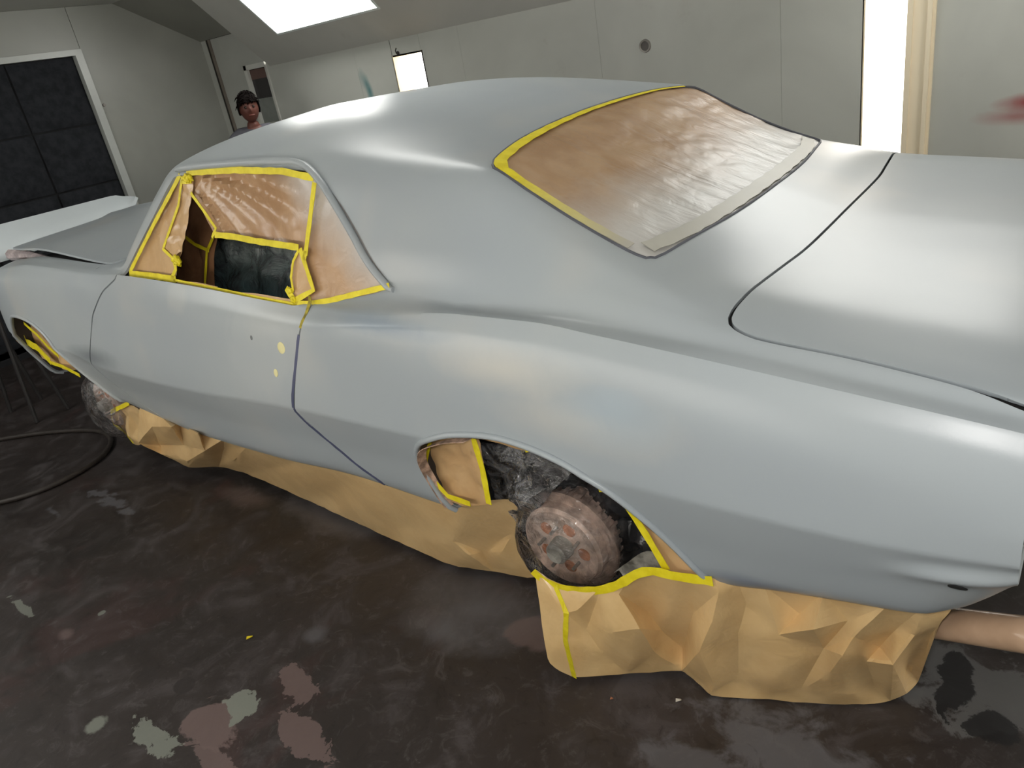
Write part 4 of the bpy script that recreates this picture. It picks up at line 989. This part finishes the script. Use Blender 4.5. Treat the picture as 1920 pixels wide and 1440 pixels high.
# arch opening masking --------------------------------------------------
AM = empty('wheel_arch_masking', (0, -.6, .4)); tag(AM, 'brown paper, black plastic and yellow tape masking inside the rear wheel opening', 'masking paper')
def yp(y): return ((0, -1, 0), -y)
sheet([(772, 838), (825, 800), (892, 802), (907, 880), (919, 946), (870, 952), (808, 926), (776, 885)], yp(-.805), .012, None, .010, 11, 4, 'front_paper', PAPER, AM)
sheet([(880, 808), (960, 815), (1010, 838), (985, 848), (930, 830), (880, 822)], yp(-.78), .02, None, .006, 9, 9, 'upper_paper', PAPER, AM)
sheet([(885, 810), (1060, 835), (1180, 925), (1275, 1075), (1190, 1085), (1100, 1020), (1000, 1005), (955, 975), (915, 930)], yp(-.68), .018, None, .035, 5, 7, 'black_sheet', BLACKP, AM)
sheet([(900, 828), (1000, 850), (1090, 870), (1030, 925), (990, 1000), (960, 985), (922, 940)], yp(-.74), .014, None, .035, 8, 17, 'clear_film', m_clear('crinkled_film', (.92, .92, .94), .12, .08), AM)
sheet([(1110, 895), (1180, 945), (1352, 1090), (1255, 1082), (1175, 945), (1130, 915)], yp(-.80), .02, None, .004, 8, 12, 'rear_paper', PAPER, AM)
sheet([(1150, 1075), (1195, 1040), (1222, 1030), (1262, 1078), (1255, 1090)], yp(-.79), .016, None, .010, 20, 12, 'clear_scrap', m_simple('grey_film', (120, 118, 112), .2, 0, .4, 30, .6), AM)
for px, w, y in (([(888, 822), (905, 880), (917, 945)], .020, -.815), ([(806, 824), (797, 862), (808, 895), (840, 930), (882, 945)], .018, -.82), ([(835, 812), (885, 806)], .012, -.82), ([(1176, 948), (1210, 1000), (1250, 1068)], .020, -.81),
                 ([(1122, 900), (1130, 922)], .018, -.81), ([(1056, 862), (1068, 880), (1092, 884)], .012, -.79), ([(985, 845), (1010, 838)], .010, -.80)):
    tape_px(px, yp(y), w, AM)
# rusty inner flange edge of the arch, lower front
FL = m_simple('rusty_flange', (170, 142, 124), .7, 0, .5, 40, .3)
fl = [(x, z) for x, z in REAR_ARCH if x < -.1 and z > .27]
V = []; F = []
for k, (x, z) in enumerate(fl):
    Y = side_y(x, z); V += [(x+.002, -(Y-.006), z), (x+.016, -(Y-.03), z+.004)]
for k in range(len(fl)-1): F.append((2*k, 2*k+2, 2*k+3, 2*k+1))
W_, G_ = thicken(np.array(V), F, .002); child('flange_edge', W_, G_, FL, car)

# plastic bag round the brake drum
def bag(name, c, prof, seed, label, amp=.014, squash=(1, 1, 1), neck=None):
    n = 44; V, F = lathe(prof, (0, 0, 0), (0, 1, 0), n); out = []
    for i, v in enumerate(V):
        v = np.array(v); rr = np.hypot(v[0], v[2]); d = v/max(1e-6, np.linalg.norm(v))
        a = math.atan2(v[2], v[0])
        v = v*(1+amp*3*(abs(noise.noise(Vector((math.cos(a)*4+seed, v[1]*9, math.sin(a)*4))))-.2)+amp*2*noise.noise(Vector((a*5, v[1]*4+seed, 2))))
        v = v*np.array(squash)
        if neck is not None:
            t = max(0, v[1]-neck[0]); v = v+np.array(neck[1])*t
        out.append(v)
    root = empty(name, tuple(c)); tag(root, label, 'plastic bag')
    o = mesh('film', out, F, CLEAR if name == 'plastic_bag' and seed == 3 else m_clear('cloudy_film', (.9, .88, .88), .16, .14), root, 40); return root
bag('plastic_bag', DC, [(.03, -.045), (.10, -.042), (.135, -.02), (.165, .03), (.178, .08), (.175, .13), (.15, .17), (.10, .20)], 3, 'clear crinkled plastic bag wrapped over the rusty rear brake drum', neck=(.12, (0, 0, .6)))
fb_ = bag('plastic_bag', FDC, [(.02, -.06), (.09, -.055), (.14, -.03), (.18, .03), (.185, .09), (.17, .14), (.12, .18)], 9, 'clear plastic bag over the front hub hanging below the front fender', .02, (1, 1, 1.12))
# front arch masking
FA = empty('front_arch_masking', (-2.8, -.7, .45)); tag(FA, 'crumpled brown paper and yellow tape masking inside the front wheel opening', 'masking paper')
sheet([(24, 598), (60, 604), (100, 640), (150, 700), (130, 690), (90, 680), (50, 655), (30, 625)], yp(-.80), .03, None, .02, 5, 4, 'paper_sheet', PAPER, FA)
for px, w in (([(30, 604), (48, 640), (70, 652), (95, 678)], .045), ([(45, 606), (70, 628), (90, 650), (110, 668)], .02), ([(96, 680), (120, 688), (150, 704)], .02)):
    tape_px(px, yp(-.82), w, FA, off=.01)

# ================================================================== OTHER THINGS
# loose primed panel standing across in front of the nose
LP = empty('loose_panel', (-4.2, -.3, FLOOR)); tag(LP, 'pale grey primed loose body panel lying across stands beyond the nose of the coupe', 'car panel')
V = []; F = []; nu, nv = 40, 12
A0 = at(-60, 475, 0, -4.2); A1 = at(257, 382, 0, -4.2)
for i in range(nu+1):
    u = i/nu; y = -1.0+(.44+1.0)*u
    for j in range(nv+1):
        v = j/nv; r_ = math.sin(min(1, (1-u)/.045)*math.pi/2) if u > .955 else 1
        zt = .975+.0*u; zb_ = .795+.10*max(0, (u-.45)/.55)
        h = (v-.5)*r_+.5+(1-r_)*.25
        z = zb_+(zt-zb_)*min(1, h)
        x = -4.2-.16*(1-math.cos((v-.1)*math.pi*.75))*(.9)+.05*u
        V.append((x, y, z))
for i in range(nu):
    for j in range(nv): F.append((i*(nv+1)+j, (i+1)*(nv+1)+j, (i+1)*(nv+1)+j+1, i*(nv+1)+j+1))
W_, G_ = thicken(np.array(V), F, -.012); child('panel_skin', W_, G_, m_simple('pale_primer', (212, 220, 224), .4, 0, .03, 2), LP, 40)
ST = m_simple('dark_stand_steel', (40, 38, 38), .6)
for yy_ in (-.62, .22):
    st = empty('panel_stand', (-4.28, yy_, FLOOR)); tag(st, 'dark steel trestle under the %s end of the loose panel' % ('near' if yy_ < 0 else 'far'), 'stand')
    child('crossbar', *box(-4.52, -4.12, yy_-.02, yy_+.02, .765, .79), ST, st)
    for sx in (-1, 1):
        for sy in (-1, 1): child('leg', *tube([(-4.32+sx*.15, yy_, .77), (-4.32+sx*.22, yy_+sy*.10, FLOOR+.002)], .013, 8), ST, st)
# air hose on the floor
hz_ = FLOOR+.014
hp = [at(px, py, 2, hz_) for px, py in ((-260, 900), (-120, 848), (0, 824), (90, 811), (170, 807), (205, 818), (203, 842), (180, 865), (130, 895), (70, 922), (0, 942), (-120, 965), (-300, 985))]
o = mesh('air_hose', *tube(smooth_line(hp, .05), .013, 10), m_simple('dark_rubber_hose', (48, 42, 38), .6), None, 60); tag(o, 'dark rubber air hose looping over the floor beside the front wheel', 'hose')
# litter
def scrap(px, py, a, b, rot, m, name, lab, cat):
    p = at(px, py, 2, FLOOR+.002); ca, sa = math.cos(rot), math.sin(rot); V = []
    for k, (u, v) in enumerate(((-a, -b), (a, -b*.8), (a*.9, b), (-a*.8, b*.9))):
        V.append((p[0]+u*ca-v*sa, p[1]+u*sa+v*ca, p[2]+.004*(k % 2)))
    W, G2 = thicken(np.array(V), [(0, 1, 2, 3)], .0015); o = mesh(name, W, G2, m); tag(o, lab, cat)
scrap(468, 1195, .011, .005, .9, TAPE, 'tape_scrap', 'tiny yellow scrap of tape lying alone on the dark floor', 'scrap')
scrap(1272, 1313, .008, .004, .6, m_simple('white_flake', (190, 186, 176), .6), 'paint_flake', 'small whitish flake on the floor below the rear paper skirt', 'flake')
scrap(1147, 1310, .004, .003, .2, RUST2, 'rust_flake', 'tiny orange flake on the floor left of the whitish flake', 'flake')

# ================================================================== PERSON
def skin(name, J, E, m, parent, sub=2, root=0):
    me = bpy.data.meshes.new(name); me.from_pydata([j[:3] for j in J], E, []); me.update()
    o = link(name, me, m, parent); md = o.modifiers.new('skin', 'SKIN')
    for i, j in enumerate(J):
        r = j[3]; sv = me.skin_vertices[0].data[i]; sv.radius = (r, r) if not isinstance(r, tuple) else r; sv.use_root = (i == root)
    md.use_smooth_shade = True; s2 = o.modifiers.new('sub', 'SUBSURF'); s2.levels = sub; s2.render_levels = sub
    return o
PX, PY = -4.43, 1.70
per = empty('person', (PX, PY, FLOOR)); tag(per, 'dark-haired person in a grey t-shirt standing behind the car by the back wall', 'person')
per.rotation_euler = (0, 0, R(62))       # local -Y is where the person faces; turned towards the tail of the car
SKINM = m_simple('skin', (102, 60, 50), .55, 0, .08, 12); SHIRT = m_simple('grey_tshirt', (84, 84, 92), .85, 0, .1, 8); TROU = m_simple('dark_trousers', (46, 48, 58), .85); HAIR = m_simple('black_hair', (16, 11, 10), .9, 0, .2, 60, .4, .1)
# local: height 1.67, z up from floor
J = [(0, 0, .92, (.15, .10)), (0, .0, 1.10, (.135, .09)), (0, .0, 1.28, (.155, .10)), (0, 0, 1.37, (.10, .075)), (0, -.008, 1.42, (.050, .05)), (0, -.02, 1.475, (.052, .055))]
E = [(0, 1), (1, 2), (2, 3), (3, 4), (4, 5)]
def limb(start, pts):
    i0 = start
    for p in pts: J.append(p); E.append((i0, len(J)-1)); i0 = len(J)-1
    return i0
for s in (-1, 1):
    limb(3, [(s*.11, 0, 1.365, .058), (s*.185, 0, 1.335, .052), (s*.235, .01, 1.08, .038), (s*.235, -.06, .86, .026), (s*.235, -.075, .80, .026)])
    limb(0, [(s*.09, 0, .86, .085), (s*.10, -.01, .50, .055), (s*.105, .015, .10, .036), (s*.108, .0, .045, .035), (s*.115, -.13, .03, .03)])
body = skin('body', J, E, SKINM, per)
for s in (-1, 1):        # hands
    for k in range(4):
        x0 = s*(.235)+(k-1.5)*.0; y0 = -.095+k*.018-.01
        skin('finger', [(s*.235, -.075, .79, .012), (s*.237, y0+.005, .735, .010), (s*.232, y0-.002, .70, .009), (s*.222, y0-.004, .672-.004*abs(k-1.5), .0075)], [(0, 1), (1, 2), (2, 3)], SKINM, per, 1)
    skin('thumb', [(s*.235, -.085, .79, .012), (s*.225, -.115, .755, .0105), (s*.215, -.125, .72, .0085)], [(0, 1), (1, 2)], SKINM, per, 1)
J = [(0, 0, .90, (.17, .115)), (0, 0, 1.10, (.158, .108)), (0, 0, 1.28, (.172, .115)), (0, 0, 1.365, (.11, .085)), (-.11, 0, 1.37, .068), (-.19, 0, 1.335, .064), (-.225, .005, 1.17, .058), (.11, 0, 1.37, .068), (.19, 0, 1.335, .064), (.225, .005, 1.17, .058)]
skin('tshirt', J, [(0, 1), (1, 2), (2, 3), (3, 4), (4, 5), (5, 6), (3, 7), (7, 8), (8, 9)], SHIRT, per)
J = [(0, 0, .95, (.165, .11)), (-.09, 0, .84, .10), (-.10, -.01, .50, .075), (-.105, .015, .10, .06), (.09, 0, .84, .10), (.10, -.01, .50, .075), (.105, .015, .10, .06)]
skin('trousers', J, [(0, 1), (1, 2), (2, 3), (0, 4), (4, 5), (5, 6)], TROU, per)
# head: shaped ellipsoid with face
hv_, hf_ = [], []; n1_, n2_ = 28, 40
HC = np.array([0, -.03, 1.565])
for i in range(n1_+1):
    th = math.pi*i/n1_
    for k in range(n2_):
        ph = 2*math.pi*k/n2_
        d = np.array([math.sin(th)*math.sin(ph), -math.sin(th)*math.cos(ph), math.cos(th)])
        r_ = np.array([.075, .094, .112]); p = d*r_
        if p[2] < 0: p[0] *= 1-.17*(p[2]/.112)**2; 
        if d[1] < 0:   # face side: flatter, then nose, brow, mouth, chin, sockets
            p[1] *= .93
            g = lambda x0, z0, sx, sz: math.exp(-((p[0]-x0)/sx)**2-((p[2]-z0)/sz)**2)
            p[1] -= .020*g(0, -.018, .012, .020)+.008*g(0, .0, .010, .02)+.006*g(0, -.057, .020, .007)+.007*g(0, -.092, .02, .014)+.004*g(0, .028, .05, .009)
            for s in (-1, 1): p[1] += .010*g(s*.031, .008, .016, .010)
            p[1] += .004*g(0, -.050, .02, .003)
        hv_.append(HC+p)
for i in range(n1_):
    for k in range(n2_): hf_.append((i*n2_+k, (i+1)*n2_+k, (i+1)*n2_+(k+1) % n2_, i*n2_+(k+1) % n2_))
head_ = mesh('head', hv_, hf_, SKINM, per, 80)
for s in (-1, 1):
    eye_ = mesh('eye', *lathe([(0, -.012), (.007, -.009), (.011, 0)], HC+np.array([s*.031, -.078, .008]), (0, 1, 0), 14), m_simple('eye_dark', (60, 48, 44), .3), per, 60)
    eye_.parent = head_
    ev, ef = lathe([(0, 0), (.012, .002), (.018, .008), (.010, .014), (0, .016)], HC+np.array([s*.078, .0, -.005]), (-s, .2, 0), 14); ev = [(v[0], v[1], (v[2]-HC[2])*1.6+HC[2]) for v in ev]
    mesh('ear', ev, ef, SKINM, per, 60)
lp_ = mesh('lips', *tube([HC+np.array([x, -.094+abs(x)*.3, -.053]) for x in (-.022, -.01, 0, .01, .022)], .004, 8), m_simple('lips', (120, 66, 58), .5), per, 60)
lp_.parent = head_
# hair: cap with a fringe and tousled tufts
V = []; F = []
for i in range(17):
    th = math.pi*.62*i/16
    for k in range(n2_):
        ph = 2*math.pi*k/n2_; d = np.array([math.sin(th)*math.sin(ph), -math.sin(th)*math.cos(ph), math.cos(th)])
        lim = 1.0
        thk = .013+.006*noise.noise(Vector((d[0]*6, d[1]*6, d[2]*6)))
        front = max(0, -d[1])
        p = d*(np.array([.075, .094, .112])+thk)
        if front > .2 and p[2] < .045: p[2] = .045+.012*noise.noise(Vector((p[0]*60, 2, 1))); 
        V.append(HC+p)
for i in range(16):
    for k in range(n2_): F.append((i*n2_+k, (i+1)*n2_+k, (i+1)*n2_+(k+1) % n2_, i*n2_+(k+1) % n2_))
rnd = random.Random(7)
parts = [(V, F)]
for _ in range(60):
    ph = rnd.uniform(0, 2*math.pi); th = rnd.uniform(.1, 1.35)
    d = np.array([math.sin(th)*math.sin(ph), -math.sin(th)*math.cos(ph), math.cos(th)]); p = HC+d*(np.array([.075, .094, .112])+.008)
    t = np.cross(d, [rnd.uniform(-1, 1), rnd.uniform(-1, 1), rnd.uniform(-.3, .5)]); t /= np.linalg.norm(t)+1e-6
    parts.append(tube([p, p+d*.010+t*.02, p+d*.012+t*.045+np.array([0, 0, -.012])], lambda q: .008*(1-q)+.001, 6))
for k in range(14):
    x0 = -.06+.12*k/13; p = HC+np.array([x0, -.088+abs(x0)*.5, .062]); q_ = rnd.uniform(.02, .045)
    parts.append(tube([p, p+np.array([.004, -.010, -.5*q_]), p+np.array([.008*rnd.uniform(-1, 1), -.006, -q_])], lambda q: .009*(1-q)+.001, 6))
mesh('hair', *join(*parts), HAIR, per, 70)
